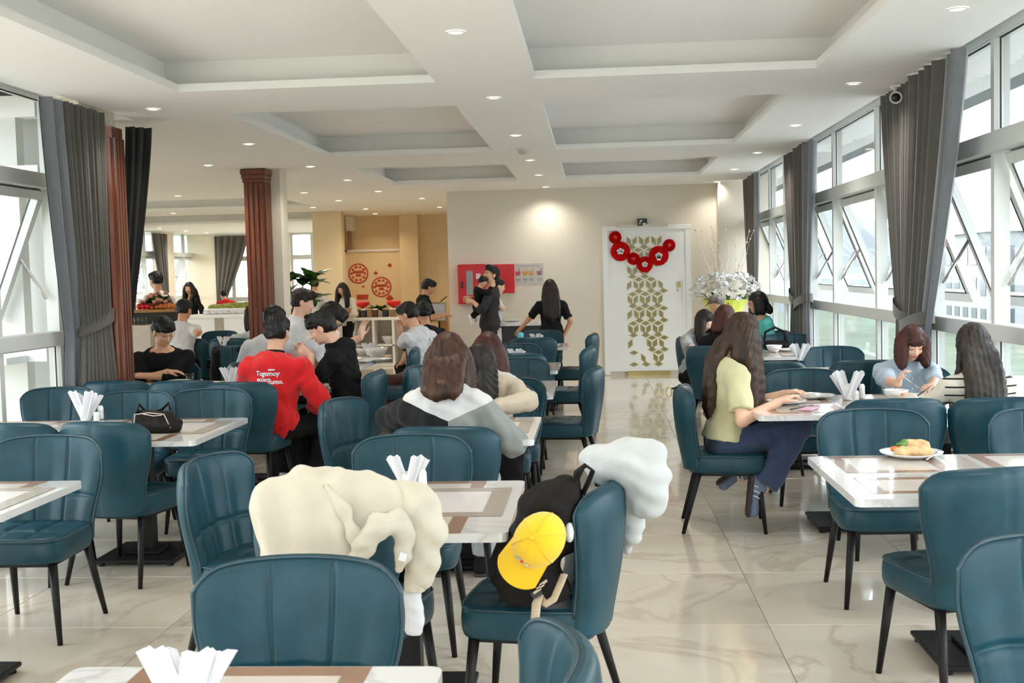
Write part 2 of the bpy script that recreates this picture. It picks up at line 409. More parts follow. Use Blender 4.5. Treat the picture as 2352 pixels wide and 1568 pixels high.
w = MB(); w.b2((-12, 19.9, 0), (-11, 24.1, 2.9)); struct('wall_wing_middle', w, 'wall')

# ---------------------------------------------------------------- curtains
def curtain(label, A, B, tieA, tieB, zt, ztie, botA, botB, folds, amp, mt, ztop_off=0, name='curtain', parent=None, zbot=.04, band=True, edge=None):
    A, B, tieA, tieB, botA, botB = [np.array(q, float) for q in (A, B, tieA, tieB, botA, botB)]
    nu, nz = folds*10+1, 26
    us = np.linspace(0, 1, nu); zs = np.concatenate([np.linspace(zt, ztie+.04, 16), np.linspace(ztie, zbot, 10)])
    P = np.zeros((nu, nz, 3)); nd = nrm(np.array([-(B-A)[1], (B-A)[0], 0]))
    for j, z in enumerate(zs):
        if z > ztie:
            s = (zt-z)/(zt-ztie); s2 = s**1.25
            a = A+(tieA-A)*s2; b = B+(tieB-B)*s2; am = amp*(1-.55*s2)
        else:
            s = (ztie-z)/(ztie-zbot); s2 = math.sin(min(1, s*1.3)*PI/2)
            a = tieA+(botA-tieA)*s2; b = tieB+(botB-tieB)*s2; am = amp*(.45+.4*s2)
        ph = us*folds*2*PI
        base = a[None]+(b-a)[None]*us[:, None]
        off = am*(np.sin(ph)+.3*np.sin(2.3*ph+1.3+z*.4)+.15*np.sin(.37*ph+z))
        P[:, j, :2] = base[:, :2]+nd[None, :2]*off[:, None]; P[:, j, 2] = z
    t = thing(name, label, 'curtain', (0, 0, 0))
    g = MB(); g.grid(P)
    Q = P.copy(); Q[:, :, :2] -= nd[None, None, :2]*.006; g.grid(Q[:, ::-1])
    if edge: g.mi = [1 if (i // (nz-1)) % (nu-1) >= edge*(nu-1) else 0 for i in range((nu-1)*(nz-1))]*2
    g.obj('cloth', [mt, 'curtainblue'] if edge else mt, t, smooth=True)
    if band:
        ma, mb = tieA, tieB; c = (ma+mb)/2; L = np.linalg.norm(mb-ma)/2+.02; ax = nrm(mb-ma)
        pts = []
        for k in range(21):
            a = 2*PI*k/20
            pts.append((c[0]+ax[0]*math.cos(a)*L+nd[0]*math.sin(a)*(amp*1.0+.03), c[1]+ax[1]*math.cos(a)*L+nd[1]*math.sin(a)*(amp*1.0+.03), ztie+.05+.06*math.cos(a)*band))
        G = np.array([[np.array(p)+(0, 0, dz) for dz in (-.045, -.04, .04, .045)] for p in pts]); g = MB(); g.grid(G); g.obj('tie_band', mt, t, smooth=True)
    return t
cx = 2.25
curtain('grey brown curtain tied back by the first right window, farther half, camera above it', (cx-.04, 9.15), (cx-.02, 8.25), (cx+.02, 9.0), (cx, 8.62), ZC-.01, 1.2, (cx+.02, 9.0), (cx, 8.6), 8, .035, 'curtain', band=-1)
curtain('satin edged grey curtain swept back by the first right window, half nearer the striped woman', (cx-.06, 8.28), (cx-.05, 7.15), (cx+.0, 8.75), (cx+.03, 8.2), ZC-.01, 1.12, (cx, 8.75), (cx+.03, 8.25), 6, .05, 'curtain', band=1, edge=.72)
curtain('grey brown curtain tied at the second window pillar on the right, farther half', (cx-.04, 13.68), (cx-.02, 12.95), (cx, 13.6), (cx, 13.2), ZC-.01, 1.2, (cx, 13.65), (cx, 13.25), 6, .035, 'curtain', band=-1)
curtain('satin edged grey curtain tied at the second window pillar on the right, nearer half', (cx-.05, 12.95), (cx-.04, 12.0), (cx, 13.25), (cx+.02, 12.65), ZC-.01, 1.15, (cx, 13.2), (cx+.02, 12.5), 5, .05, 'curtain', band=1, edge=.72)
curtain('dark grey curtain in the far right corner behind the white flowers, farther half', (cx-.05, 17.3), (cx-.03, 16.7), (cx, 17.3), (cx, 17.0), ZC-.01, 1.2, (cx, 17.3), (cx, 17.0), 5, .03, 'curtain', band=-1)
curtain('satin edged grey curtain in the far right corner behind the white flowers, nearer half', (cx-.05, 16.7), (cx-.04, 15.85), (cx, 17.05), (cx+.02, 16.6), ZC-.01, 1.2, (cx, 17.0), (cx+.02, 16.6), 4, .045, 'curtain', band=1, edge=.72)
curtain('grey satin leading edge of the left curtain tied back beside the open left window', (-3.62, 7.60), (-3.62, 7.88), (-3.92, 8.45), (-3.86, 8.62), ZC-.01, 1.23, (-3.95, 8.45), (-3.88, 8.6), 2, .035, 'curtainblue', band=0)
curtain('grey brown pleated curtain with a light tie beside the left wooden pilaster', (-3.60, 7.86), (-3.60, 8.50), (-3.84, 8.56), (-3.66, 8.66), ZC-.01, 1.26, (-3.86, 8.5), (-3.64, 8.68), 9, .028, 'curtain', band=1)
curtain('black backed curtain hanging behind the left wooden pilaster', (-3.60, 8.98), (-3.46, 9.14), (-3.79, 9.1), (-3.72, 9.2), ZC-.05, 1.2, (-3.80, 9.1), (-3.70, 9.2), 3, .03, 'lining', band=0)
for i, (A, B, tA, tB, d) in enumerate((((-10.75, 25.0), (-10.75, 25.7), (-10.75, 25.5), (-10.75, 25.8), 'leftmost'), ((-10.75, 26.6), (-10.75, 27.4), (-10.75, 26.6), (-10.75, 26.9), 'second'),
        ((-10.75, 28.2), (-10.75, 29.1), (-10.75, 28.75), (-10.75, 29.1), 'third'), ((-10.3, 31.5), (-9.35, 31.5), (-10.3, 31.5), (-10.0, 31.5), 'wide end'))):
    curtain('%s dark grey curtain by the glazed walls of the far left wing' % d, A, B, tA, tB, 2.8, 1.1, tA, tB, 5, .05, 'curtain', band=0)

# ---------------------------------------------------------------- downlights
lring = MB().lathe([(.052, -.003), (.052, -.007), (.044, -.009), (.038, -.002)], n=24).mesh('ring', 'white', True)
ldisc = MB().lathe([(.0001, -.003), (.041, -.003)], n=24).mesh('diffuser', 'lampglow')
grid_l = [(-.69, y, 0) for y in (-1, 1.4, 3.8, 6.17, 8.51, 10.88, 13.33, 15.4, 17.6)] + [(1.84, y, 0) for y in (-1, 1.4, 3.8, 6.1, 8.46, 10.84, 13.32, 15.47, 17.6)]
grid_l += [(-3.18, y, 1) for y in (-1, 1.4, 3.8, 6.1, 8.46, 10.85, 13.24, 15.25, 17.45)]
grid_l += [(-4.19, 12.72, 1), (-6.11, 17.09, 1), (-4.25, 17.26, 1), (-4.18, 19.26, 2), (-2.8, 19.35, 2), (-2.86, 22, 2), (-4.23, 21.85, 2), (-4.38, 23.6, 2), (-5.0, 20.9, 2),
           (-7.75, 21.4, 1), (-10.2, 27.2, 1), (-10.2, 29, 1), (-10.2, 30.6, 1), (-7, 12.7, 1), (-9.5, 12.7, 1), (-9.5, 17, 1), (-7, 30, 1), (-7.4, 26.6, 1), (-4.6, 29, 1)]
lamps = []
for q in range(4):
    L = bpy.data.lights.new('downlight_lamp', 'SPOT'); L.energy = LAMP*(1, 1.0, 1.15, 2.0)[q]; L.spot_size = 2.5; L.spot_blend = 1.0; L.shadow_soft_size = .06
    L.color = ((1, .94, .86), (1, .90, .78), (1, .82, .58), (1, .92, .80))[q]; lamps.append(L)
ORD = ('nearest', 'second', 'third', 'fourth', 'fifth', 'sixth', 'seventh', 'eighth', 'ninth', 'tenth', 'eleventh', 'twelfth', 'thirteenth', 'fourteenth', 'fifteenth', 'sixteenth', 'seventeenth', 'eighteenth', 'last')
rown = {-.69: 'centre beam', 1.84: 'window side beam', -3.18: 'left beam'}
cnt = {}
for x, y, q in sorted(grid_l, key=lambda a_: a_[1]):
    row = rown.get(x); key = (row, y < 5)
    cnt[key] = cnt.get(key, 0)+1; n_ = cnt[key]-1
    if row and y < 5: lab = 'recessed downlight above the camera, %s one on the %s' % (ORD[n_], row)
    elif row: lab = '%s visible downlight along the %s of the ceiling' % (ORD[n_], row)
    else: lab = '%s downlight over the left wing and the buffet, counted into the room' % ORD[n_]
    t = thing('downlight', lab, 'ceiling light', (x, y, ZC), group='recessed downlights' if row else 'downlights of the left wing')
    link('ring', lring, t); link('diffuser', ldisc, t)
    lo = bpy.data.objects.new('lamp', lamps[3 if (x < -4 and q == 1) else q]); COL.objects.link(lo); lo.parent = t; lo.location = (0, 0, -.03)
t = thing('smoke_detector', 'flat round smoke detector on the centre beam of the ceiling', 'smoke detector', (-.69, 12.13, ZC))
MB().lathe([(.0001, -.05), (.04, -.05), (.06, -.03), (.07, 0)], n=20).obj('detector_body', 'beige', t, True)
# ---------------------------------------------------------------- chair
def make_chair():
    t = thing('dining_chair', '', 'chair', (0, 0, 0))
    # backrest
    ub = np.unique(np.concatenate([np.linspace(-1, 1, 31), *[np.array([c-.05, c-.025, c, c+.025, c+.05]) for c in (-.31, .31)], [-.985, -.96, .96, .985]]))
    vb = np.unique(np.concatenate([np.linspace(0, 1, 17), [.42, .44, .46, .48, .97, .99]]))
    U, Vv = np.meshgrid(ub, vb, indexing='ij')
    zt = .872-.014*U**2-.055*np.abs(U)**9
    zb = .375+.02*np.abs(U)**4
    Z = zb+Vv*(zt-zb)
    sm_ = np.clip((Vv-.12)/.72, 0, 1); X = U*(.214+.054*sm_*sm_*(3-2*sm_))
    base = -.205-.075*Vv**1.3+.085*U**2*(.35+.65*Vv)-.02*np.sin(Vv*PI)
    e = np.sqrt(np.clip(1-np.abs(U)**7, 0, 1))*np.sqrt(np.clip(1-Vv**12, 0, 1))
    th = .036*(.35+.65*e)*(1.15-.3*Vv)
    groove = sum(np.exp(-((U-c)/.022)**2) for c in (-.31, .31))+np.exp(-((Vv-.45)/.014)**2)
    puff = .012*np.clip(np.cos((U % .62-.31)*PI/.62), 0, 1)*np.sin(np.clip(Vv*1.05, 0, 1)*PI)**.5
    yf = base+th+puff*e-.013*np.clip(groove, 0, 1.2)*e
    cg = np.exp(-(U/.018)**2)
    yb = base-th-.012*e+.005*cg
    F = np.stack([X, yf, Z], -1); Bk = np.stack([X, yb, Z], -1)
    g = MB(); g.grid(F[::-1]); g.grid(Bk)
    nu, nv = F.shape[:2]
    bd = [(i, 0) for i in range(nu)]+[(nu-1, j) for j in range(1, nv)]+[(i, nv-1) for i in range(nu-2, -1, -1)]+[(0, j) for j in range(nv-2, 0, -1)]
    ring = np.array([[Bk[i, j], (F[i, j]+Bk[i, j])/2+nrm(V3(ub[i]**9, 0, (vb[j] > .9)*1.0))*.008, F[i, j]] for i, j in bd])
    g.grid(ring, closeu=True)
    back = g.obj('backrest', 'leather', t, True)
    # piping along the front outline of the back
    pp = [F[0, j]+V3(-.002, .001, 0) for j in range(2, nv)]+[F[i, nv-1]+V3(0, .001, .002) for i in range(1, nu-1)]+[F[nu-1, j]+V3(.002, .001, 0) for j in range(nv-1, 1, -1)]
    MB().tube(pp, .0055, 6).obj('piping', 'piping', t, True)
    # seat
    N = 72
    def outline(z):
        P = []
        for k in range(N):
            a = 2*PI*k/N; c, s = math.cos(a), math.sin(a)
            ex = 5.0; r = (abs(c)**ex+abs(s)**ex)**(-1/ex)
            y = s*r; x = c*r
            P.append((x*(.222+.018*(y+1)/2), .005+y*.238, z))
        return np.array(P)
    O = outline(0); ctr = V3(0, .005, 0)
    rings = []
    for sc, z in ((.0, .362), (.9, .362), (.975, .366), (1.0, .385), (1.005, .425), (.995, .452), (.97, .468)):
        Q = ctr+(O-ctr)*sc; Q[:, 2] = z; rings.append(Q)
    for sc in np.linspace(.93, 0, 17):
        Q = ctr+(O-ctr)*sc; z = .474+.016*(1-sc**2)
        x, y = Q[:, 0], Q[:, 1]
        gr = sum(np.exp(-((x-c)/.012)**2) for c in (-.075, .075))+sum(np.exp(-((y-c)/.012)**2) for c in (-.07, .10))
        Q[:, 2] = z-.012*np.clip(gr, 0, 1)*(1-sc**6); rings.append(Q)
    g = MB(); g.grid(np.array(rings).transpose(1, 0, 2), closeu=True); g.obj('seat', 'leather', t, True)
    Q = ctr+(O-ctr)*.985; Q[:, 2] = .466
    MB().tube([q for q in Q if q[1] > -.17][:] if False else [Q[k % N] for k in range(-15, 52)], .005, 6).obj('seat_piping', 'piping', t, True)
    b = MB(); b.b2((-.19, -.17, .345), (.19, .2, .364)); b.obj('underframe', 'blackmetal', t)
    for sx in (-1, 1):
        for fy in (0, 1):
            a = V3(sx*.185, .185 if fy else -.165, .37); e_ = V3(sx*.222, .225 if fy else -.265, .0)
            MB().tube([a, a+(e_-a)*.5, e_], [.0205, .0165, .0115], 12).obj('leg', 'blackmetal', t, True)
    return t
chair0 = make_chair(); first = [True]
chairs = {}
FACE = dict(N=0, S=PI, E=-PI/2, W=PI/2)
def chair(key, px, py, face, label, dz=0, z=.87, off=(0, 0)):
    rz = FACE[face[0]]+math.radians(dz)
    P = at(px, py, z); o = rotz(rz) @ V3(0, -.285, 0)
    loc = (P[0]-o[0]+off[0], P[1]-o[1]+off[1], 0)
    if first[0]:
        first[0] = False; r = chair0; r.location = loc; r.rotation_euler = (0, 0, rz); r['label'] = label; r['group'] = 'teal dining chairs'
    else: r = dup(chair0, loc, rz, label, 'teal dining chairs')
    chairs[key] = (np.array(loc), rz, r)
    return r
T = 'teal dining chair '
chair('C1', 700, 1278, 'S', T+'facing the camera in the front row, behind the nearest napkins')
chair('C2', 718, 1152, 'N', T+'almost hidden under the cream coat', -14)
chair('C3', 952, 998, 'S', T+'facing the camera behind the forked napkins of the centre table')
chair('C4', 1012, 984, 'N', T+'back to us, under the woman in the panelled jacket', -4)
chair('C5', 458, 1050, 'E', T+'turned sideways left of the chair with the cream coat', -12)
chair('C6', 1414, 1106, 'W', T+'holding the backpack and the yellow cap', -9)
chair('C7', 1340, 1478, 'W', T+'of which only a rounded top shows at the bottom edge', 9)
chair('C8', 1378, 843, 'W', T+'seen from the side at the aisle, nearest of three in a row', -6)
chair('C9', 1362, 797, 'W', T+'seen from the side at the aisle, middle of three in a row', -6)
chair('C10', 1370, 766, 'W', T+'seen from the side at the aisle, farthest of three in a row', -6)
chair('C11', 762, 918, 'E', T+'turned sideways just left of the woman in the white and grey jacket', -16)
chair('C12', 943, 842, 'E', T+'small and sideways behind the shoulder of the white jacket, low blue back', -14)
chair('C13', 1165, 869, 'S', T+'behind the cream sleeve of the dark haired girl')
chair('C14', 1190, 823, 'S', T+'facing us right behind the brown haired woman leaning on the table')
chair('C15', 1185, 813, 'N', T+'of which a thin top strip shows below the second white napkin')
chair('C16', 1185, 790, 'S', T+'behind the second white folded napkin from the back')
chair('C17', 1222, 776, 'N', T+'plain back to us, in front of the farthest folded napkin')
chair('C18', 1245, 759, 'S', T+'farthest of the middle row, behind the farthest folded napkin')
chair('C19', 958, 797, 'W', T+'carrying the man in the printed white tee', 12)
chair('L1', 126, 1000, 'S', T+'facing us at the left edge, seat and legs fully in view')
chair('L2', 214, 973, 'N', T+'with its plain back to us in front of the black handbag', -11)
chair('L3', 2, 976, 'N', T+'cut by the left edge, plain back left of another plain back', -4)
chair('L4', 146, 890, 'S', T+'behind the napkins and shakers of the left table')
chair('L5', 315, 899, 'S', T+'right behind the black handbag', 6)
chair('L6', 490, 893, 'S', T+'right of the black handbag, front of its back in view', 6)
chair('L7', 254, 877, 'N', T+'back to us, before the left wooden pilaster')
chair('L8', 412, 876, 'N', T+'back to us, in front of the man in the black sweater')
chair('L9', 540, 880, 'N', T+'with its back to us, under the boy in the red jacket', -6)
chair('L10', 424, 778, 'N', T+'with the man in the white tee behind the black sweater', -12)
chair('L11', 522, 778, 'N', T+'plain back beside the white napkin left of the middle pilaster')
chair('L12', 510, 760, 'S', T+'facing us behind the white napkin left of the middle pilaster')
chair('L13', 553, 795, 'S', T+'draped with the black jacket, left of the red jacket')
chair('L14', 318, 766, 'S', T+'peeping out right behind the black curtain')
chair('R1', 1556, 888, 'E', T+'seen from its side, under the girl in the pale yellow top', -4)
chair('R2', 1838, 848, 'S', T+'facing us behind the plates of the girl in pale yellow')
chair('R3', 1650, 797, 'E', T+'behind the long hair of the girl in pale yellow', -8)
chair('R4', 1558, 775, 'E', T+'under the woman in the grey jacket by the lattice door', -4)
chair('R5', 1803, 767, 'S', T+'under the black handbag by the second right curtain')
chair('R6', 1908, 796, 'S', T+'facing us behind the leaning napkins in the middle of the right row')
chair('R7', 1774, 833, 'N', T+'of which a dark top strip shows right of the long brown hair')
chair('R8', 1994, 829, 'N', T+'dark back left of the woman in the pale blue shirt')
chair('R9', 2085, 842, 'S', T+'under the woman in the pale blue shirt')
chair('R10', 2065, 919, 'N', T+'back to us, left of the striped woman')
chair('R11', 2312, 916, 'N', T+'back to us, under the woman in the striped top')
chair('R12', 1994, 940, 'S', T+'facing us behind the plate of food')
chair('R13', 2385, 938, 'S', T+'facing us at the right edge, beyond the white table with food')
chair('R14', 2312, 1080, 'N', T+'with its broad back to us in the right front', 14)
chair('R15', 2412, 1226, 'S', T+'facing us, nearest in the lower right corner')
def chair_for(info, label, dy=.06):
    P = info['loc']+rotz(info['rz']) @ V3(info['P0'][0], info['P0'][1]+dy, 0)
    return dup(chair0, (P[0], P[1], 0), info['rz'], T+label, 'teal dining chairs')
# ---------------------------------------------------------------- tables
def frame_print(mb, x0, x1, y0, y1, bw, z, h=.0012):
    for lo, hi in (((x0, y0), (x1, y0+bw)), ((x0, y1-bw), (x1, y1)), ((x0, y0+bw), (x0+bw, y1-bw)), ((x1-bw, y0+bw), (x1, y1-bw))): mb.b2((*lo, z), (*hi, z+h))
def table(x0, x1, y0, y1, label, long=False):
    cx, cy = (x0+x1)/2, (y0+y1)/2; hx, hy = (x1-x0)/2, (y1-y0)/2
    t = thing('dining_table', label, 'table', (cx, cy, 0), group='white dining tables')
    r = .03; poly = []
    for sx, sy, a0 in ((1, 1, 0), (-1, 1, 90), (-1, -1, 180), (1, -1, 270)):
        for k in range(5):
            a = math.radians(a0+k*22.5); poly.append((sx*(hx-r)+r*math.cos(a), sy*(hy-r)+r*math.sin(a)))
    MB().prism(poly, .718, .748).obj('tabletop', 'tmarble', t)
    z = .748
    def pan(a, b, c, d, mt, zz):
        q = MB(); q.b2((a*hx, c*hy, zz), (b*hx, d*hy, zz+.0012)); q.obj('printed_panel', mt, t)
    def frm(a, b, c, d, w, mt, zz):
        q = MB(); frame_print(q, a*hx, b*hx, c*hy, d*hy, w, zz); q.obj('printed_frame', mt, t)
    if long:
        for sx in (-1, 1):
            lo, hi = (-.86, -.14) if sx < 0 else (.14, .86)
            frm(lo, hi, .1, .97, .05, 'brown', z); pan(lo+.09, hi-.09, .22, .86, 'beige', z)
            frm(lo, hi, -.8, -.12, .05, 'brown', z); pan(lo+.09, hi-.09, -.68, -.24, 'beige', z)
        q = MB(); q.b2((-.08*hx, -.95*hy, z), (.08*hx, .97*hy, z+.0012)); q.obj('printed_strip', 'taupe', t)
    else:
        frm(-.62, .62, -.99, .99, .055, 'brown', z); pan(-.48, .48, -.87, .87, 'beige', z)
        frm(-.55, .9, -.45, .66, .07, 'taupe', z+.0012); pan(-.38, .72, -.3, .5, 'whiteprint', z+.0012)
    for px in (0,):
        b = MB(); b.box((px, 0, .38), (.085, .085, .66), ch=.004); b.box((px, 0, .71), (.3, .3, .016)); b.obj('column', 'blackmetal', t)
        b = MB(); b.box((px, 0, .03), (.46, .46, .022), ch=.005); b.box((px, 0, .05), (.2, .2, .02), ch=.005)
        b.obj('base_plate', 'blackmetal', t)
        for sx in (-1, 1):
            for sy in (-1, 1): MB().lathe([(.0, .0), (.02, 0), (.02, .02), (0, .02)], (px+sx*.2, sy*.2, 0), 10).obj('foot', 'blackmetal', t)
    return t
TN = 'white dining table '
table(-1.17, -.345, 1.5, 2.5, TN+'cut by the bottom edge, nearest napkins on it')
table(-1.13, -.30, 3.8, 4.78, TN+'in the centre, between the coat and the cap')
table(-1.13, -.325, 5.94, 6.9, TN+'in front of the woman in the white and grey jacket')
table(-1.13, -.30, 8.1, 9.2, TN+'where the brown haired woman rests her hand')
table(-1.13, -.33, 10.1, 11.06, TN+'of the middle row, bearing the second folded napkin')
table(-1.13, -.29, 13.2, 14.05, TN+'farthest of the middle row')
table(-3.10, -2.15, 6.11, 7.11, TN+'carrying the black handbag')
table(-4.0, -3.12, 6.11, 7.11, TN+'by the left window, carrying napkins and shakers')
table(-3.05, -2.23, 3.92, 4.92, TN+'whose corner shows at the left edge')
table(-3.05, -2.04, 8.70, 9.32, TN+'where the boy in red and the man in the hoodie sit')
table(-3.98, -3.07, 8.95, 9.75, TN+'in front of the man in the black sweater')
table(-3.05, -2.22, 11.0, 11.75, TN+'with the big white bowls, nearer half')
table(-3.05, -2.20, 11.77, 12.6, TN+'with the folded napkin between the white bowls, farther half')
table(.93, 2.15, 4.3, 5.29, TN+'with the plate of food in the right front', True)
table(.92, 2.15, 6.75, 7.8, TN+'where the girl in yellow and the woman in blue eat', True)
table(.95, 2.17, 9.05, 9.95, TN+'empty one with leaning napkins in the right row', True)
table(1.05, 2.25, 11.15, 12.1, TN+'of the group by the white flowers', True)
table(-5.3, -4.4, 14.9, 15.8, TN+'left of the middle pilaster, behind the white tee')
# ---------------------------------------------------------------- soft bodies: signed distance fields turned into one surface
def frame(d, up=(0, 0, 1)):
    """matrix whose columns are x (right), y = d, z"""
    y = nrm(d); x = np.cross(y, up); x = nrm(x) if np.linalg.norm(x) > 1e-4 else V3(1, 0, 0); z = np.cross(x, y)
    return np.stack([x, y, z], 1)
def cap(a, b, ra, rb=None, k=.02, flat=False): return ('c', np.array(a, float), np.array(b, float), ra, ra if rb is None else rb, k, flat)
def ell(c, r, R=None, k=.02, cut=False): return ('x' if cut else 'e', np.array(c, float), np.array(r, float)*np.ones(3), np.eye(3) if R is None else R, k)
def clip(p, n): return ('p', np.array(p, float), nrm(n))
def chain(pts, rs, k=.015, flat=False):
    return [cap(pts[i], pts[i+1], rs[i], rs[i+1], k, flat and i == len(pts)-2) for i in range(len(pts)-1)]
def _axis(lo, hi, h, fine):
    a = np.arange(lo, hi+h, h)
    if fine:
        f0, f1, hf = fine; f0, f1 = max(f0, lo), min(f1, hi)
        if f1 > f0: a = np.concatenate([a[a < f0-hf*.4], np.arange(f0, f1, hf), a[a > f1+hf*.4]])
    return a.astype(np.float32)
def sdf_surface(prims, h, fine=None):
    lo, hi = np.full(3, 9e9), np.full(3, -9e9)
    for p in prims:
        if p[0] == 'c':
            r = max(p[3], p[4]); lo = np.minimum(lo, np.minimum(p[1], p[2])-r); hi = np.maximum(hi, np.maximum(p[1], p[2])+r)
        elif p[0] == 'e': r = p[2].max(); lo = np.minimum(lo, p[1]-r); hi = np.maximum(hi, p[1]+r)
    lo -= 2.5*h; hi += 2.5*h
    ax = [_axis(lo[i], hi[i], h, (fine[0][i], fine[1][i], fine[2]) if fine is not None else None) for i in range(3)]
    D = np.full([len(a) for a in ax], 1.0, np.float32)
    for p in prims:
        if p[0] == 'p':
            d = (ax[0][:, None, None]-p[1][0])*p[2][0]+(ax[1][None, :, None]-p[1][1])*p[2][1]+(ax[2][None, None, :]-p[1][2])*p[2][2]
            np.maximum(D, d.astype(np.float32), out=D); continue
        if p[0] == 'c':
            r = max(p[3], p[4])+p[5]+3*h; l, u = np.minimum(p[1], p[2])-r, np.maximum(p[1], p[2])+r
        else:
            r = p[2].max()+p[4]+3*h; l, u = p[1]-r, p[1]+r
        sl = tuple(slice(max(0, np.searchsorted(ax[i], l[i])-1), np.searchsorted(ax[i], u[i])+1) for i in range(3))
        X, Y, Z = ax[0][sl[0]][:, None, None], ax[1][sl[1]][None, :, None], ax[2][sl[2]][None, None, :]
        if min(X.size, Y.size, Z.size) == 0: continue
        if p[0] == 'c':
            a, b = p[1], p[2]; v = b-a; L = float(v@v)+1e-9
            px, py, pz = X-a[0], Y-a[1], Z-a[2]
            tr = (px*v[0]+py*v[1]+pz*v[2])/L; t = np.clip(tr, 0, 1)
            d = np.sqrt((px-t*v[0])**2+(py-t*v[1])**2+(pz-t*v[2])**2)-(p[3]+(p[4]-p[3])*t)
            if p[6]: d = np.maximum(d, (tr-1)*math.sqrt(L))
            k = p[5]
        else:
            R = p[3]; px, py, pz = X-p[1][0], Y-p[1][1], Z-p[1][2]
            q = [(px*R[0, i]+py*R[1, i]+pz*R[2, i]) for i in range(3)]
            k0 = np.sqrt(sum((q[i]/p[2][i])**2 for i in range(3)))+1e-6
            k1 = np.sqrt(sum((q[i]/p[2][i]**2)**2 for i in range(3)))+1e-6
            d = k0*(k0-1)/k1; k = p[4]
        s = D[sl]; d = d.astype(np.float32)
        if p[0] == 'x':
            e = np.maximum(k-np.abs(s+d), 0)/k; D[sl] = np.maximum(s, -d)+e*e*k*.25
        else:
            e = np.maximum(k-np.abs(s-d), 0)/k; D[sl] = np.minimum(s, d)-e*e*k*.25
    # surface nets
    N = [n-1 for n in D.shape]; Sg = D < 0
    cnt_ = np.zeros(N, np.int8)
    for i in (0, 1):
        for j in (0, 1):
            for k in (0, 1): cnt_ += Sg[i:i+N[0], j:j+N[1], k:k+N[2]]
    C = np.argwhere((cnt_ > 0) & (cnt_ < 8))
    if len(C) == 0: return np.zeros((0, 3)), np.zeros((0, 4), int)
    idx = np.full(N, -1, np.int32); idx[tuple(C.T)] = np.arange(len(C))
    P = np.zeros((len(C), 3)); n = np.zeros(len(C))
    G = lambda c: np.stack([ax[i][c[:, i]] for i in range(3)], 1)
    for axn in range(3):
        o = [a for a in range(3) if a != axn]
        for i in (0, 1):
            for j in (0, 1):
                c0 = C.copy(); c0[:, o[0]] += i; c0[:, o[1]] += j; c1 = c0.copy(); c1[:, axn] += 1
                d0, d1 = D[tuple(c0.T)], D[tuple(c1.T)]; mk = (d0 < 0) != (d1 < 0)
                t = np.where(mk, d0/(d0-d1+1e-12), 0)[:, None]
                P += np.where(mk[:, None], G(c0)*(1-t)+G(c1)*t, 0); n += mk
    P /= n[:, None]
    Q = []
    for axn in range(3):
        a = [slice(None)]*3; b = [slice(None)]*3; a[axn] = slice(0, -1); b[axn] = slice(1, None)
        E0, E1 = Sg[tuple(a)], Sg[tuple(b)]
        e = np.argwhere(E0 != E1); o = [(axn+1) % 3, (axn+2) % 3]
        ok = (e[:, o[0]] > 0) & (e[:, o[1]] > 0) & (e[:, o[0]] < N[o[0]]) & (e[:, o[1]] < N[o[1]]); e = e[ok]
        s = E0[tuple(e.T)]
        def ci(da, db):
            c = e.copy(); c[:, o[0]] += da; c[:, o[1]] += db; return idx[tuple(c.T)]
        q = np.stack([ci(-1, -1), ci(0, -1), ci(0, 0), ci(-1, 0)], 1)
        q[~s] = q[~s][:, ::-1]; Q.append(q)
    Q = np.concatenate(Q); Q = Q[(Q >= 0).all(1)]
    return P, Q
def np_mesh(name, V, Q, mt, smooth=True):
    me = bpy.data.meshes.new(name); n, q = len(V), len(Q)
    me.vertices.add(n); me.vertices.foreach_set('co', np.asarray(V, np.float32).ravel())
    me.loops.add(4*q); me.loops.foreach_set('vertex_index', np.asarray(Q, np.int32).ravel())
    me.polygons.add(q); me.polygons.foreach_set('loop_start', np.arange(0, 4*q, 4, dtype=np.int32))
    me.polygons.foreach_set('use_smooth', np.full(q, smooth)); me.update(calc_edges=True); me.validate()
    me.materials.append(M_[mt] if isinstance(mt, str) else mt); return me
def vnormals(V, Q):
    a, b = V[Q[:, 2]]-V[Q[:, 0]], V[Q[:, 3]]-V[Q[:, 1]]; fn = np.cross(a, b); N = np.zeros_like(V)
    for i in range(4): np.add.at(N, Q[:, i], fn)
    return N/(np.linalg.norm(N, axis=1)[:, None]+1e-12)
def ripple(V, Q, amp, freq, seed=0, stretch=(1, 1, 1)):
    """soft cloth folds pushed along the normals"""
    if len(V) == 0 or amp == 0: return V
    r = np.random.default_rng(seed); N = vnormals(V, Q); f = np.zeros(len(V)); U = V*np.array(stretch)
    w = U+.25/freq*6*np.stack([np.sin(U[:, 1]*freq*.7+r.random()*6), np.sin(U[:, 2]*freq*.6+r.random()*6), np.sin(U[:, 0]*freq*.8+r.random()*6)], 1)*.25
    for i in range(5):
        d = nrm(r.normal(size=3)); f += np.sin(w@d*freq*(1+.5*i)+r.random()*6)/(1+.4*i)
    return V+N*(f*amp*.55)[:, None]
def soft(name, prims, h, mt, parent=None, amp=0, freq=40, seed=0, fine=None, label=None, stretch=(1, 1, 1)):
    V, Q = sdf_surface(prims, h, fine)
    V = ripple(V, Q, amp, freq, seed, stretch)
    return link(name, np_mesh(name, V, Q, mt), parent, label=label)
def ik(a, b, l1, l2, pole):
    a, b = np.array(a, float), np.array(b, float); v = b-a; L = np.linalg.norm(v); L2 = min(L, (l1+l2)*.995); d = v/(L+1e-9)
    x = (l1*l1-l2*l2+L2*L2)/(2*L2); hh = math.sqrt(max(l1*l1-x*x, 0))
    p = np.array(pole, float); p = nrm(p-d*np.dot(p, d))
    return a+d*x+p*hh, a+d*L2
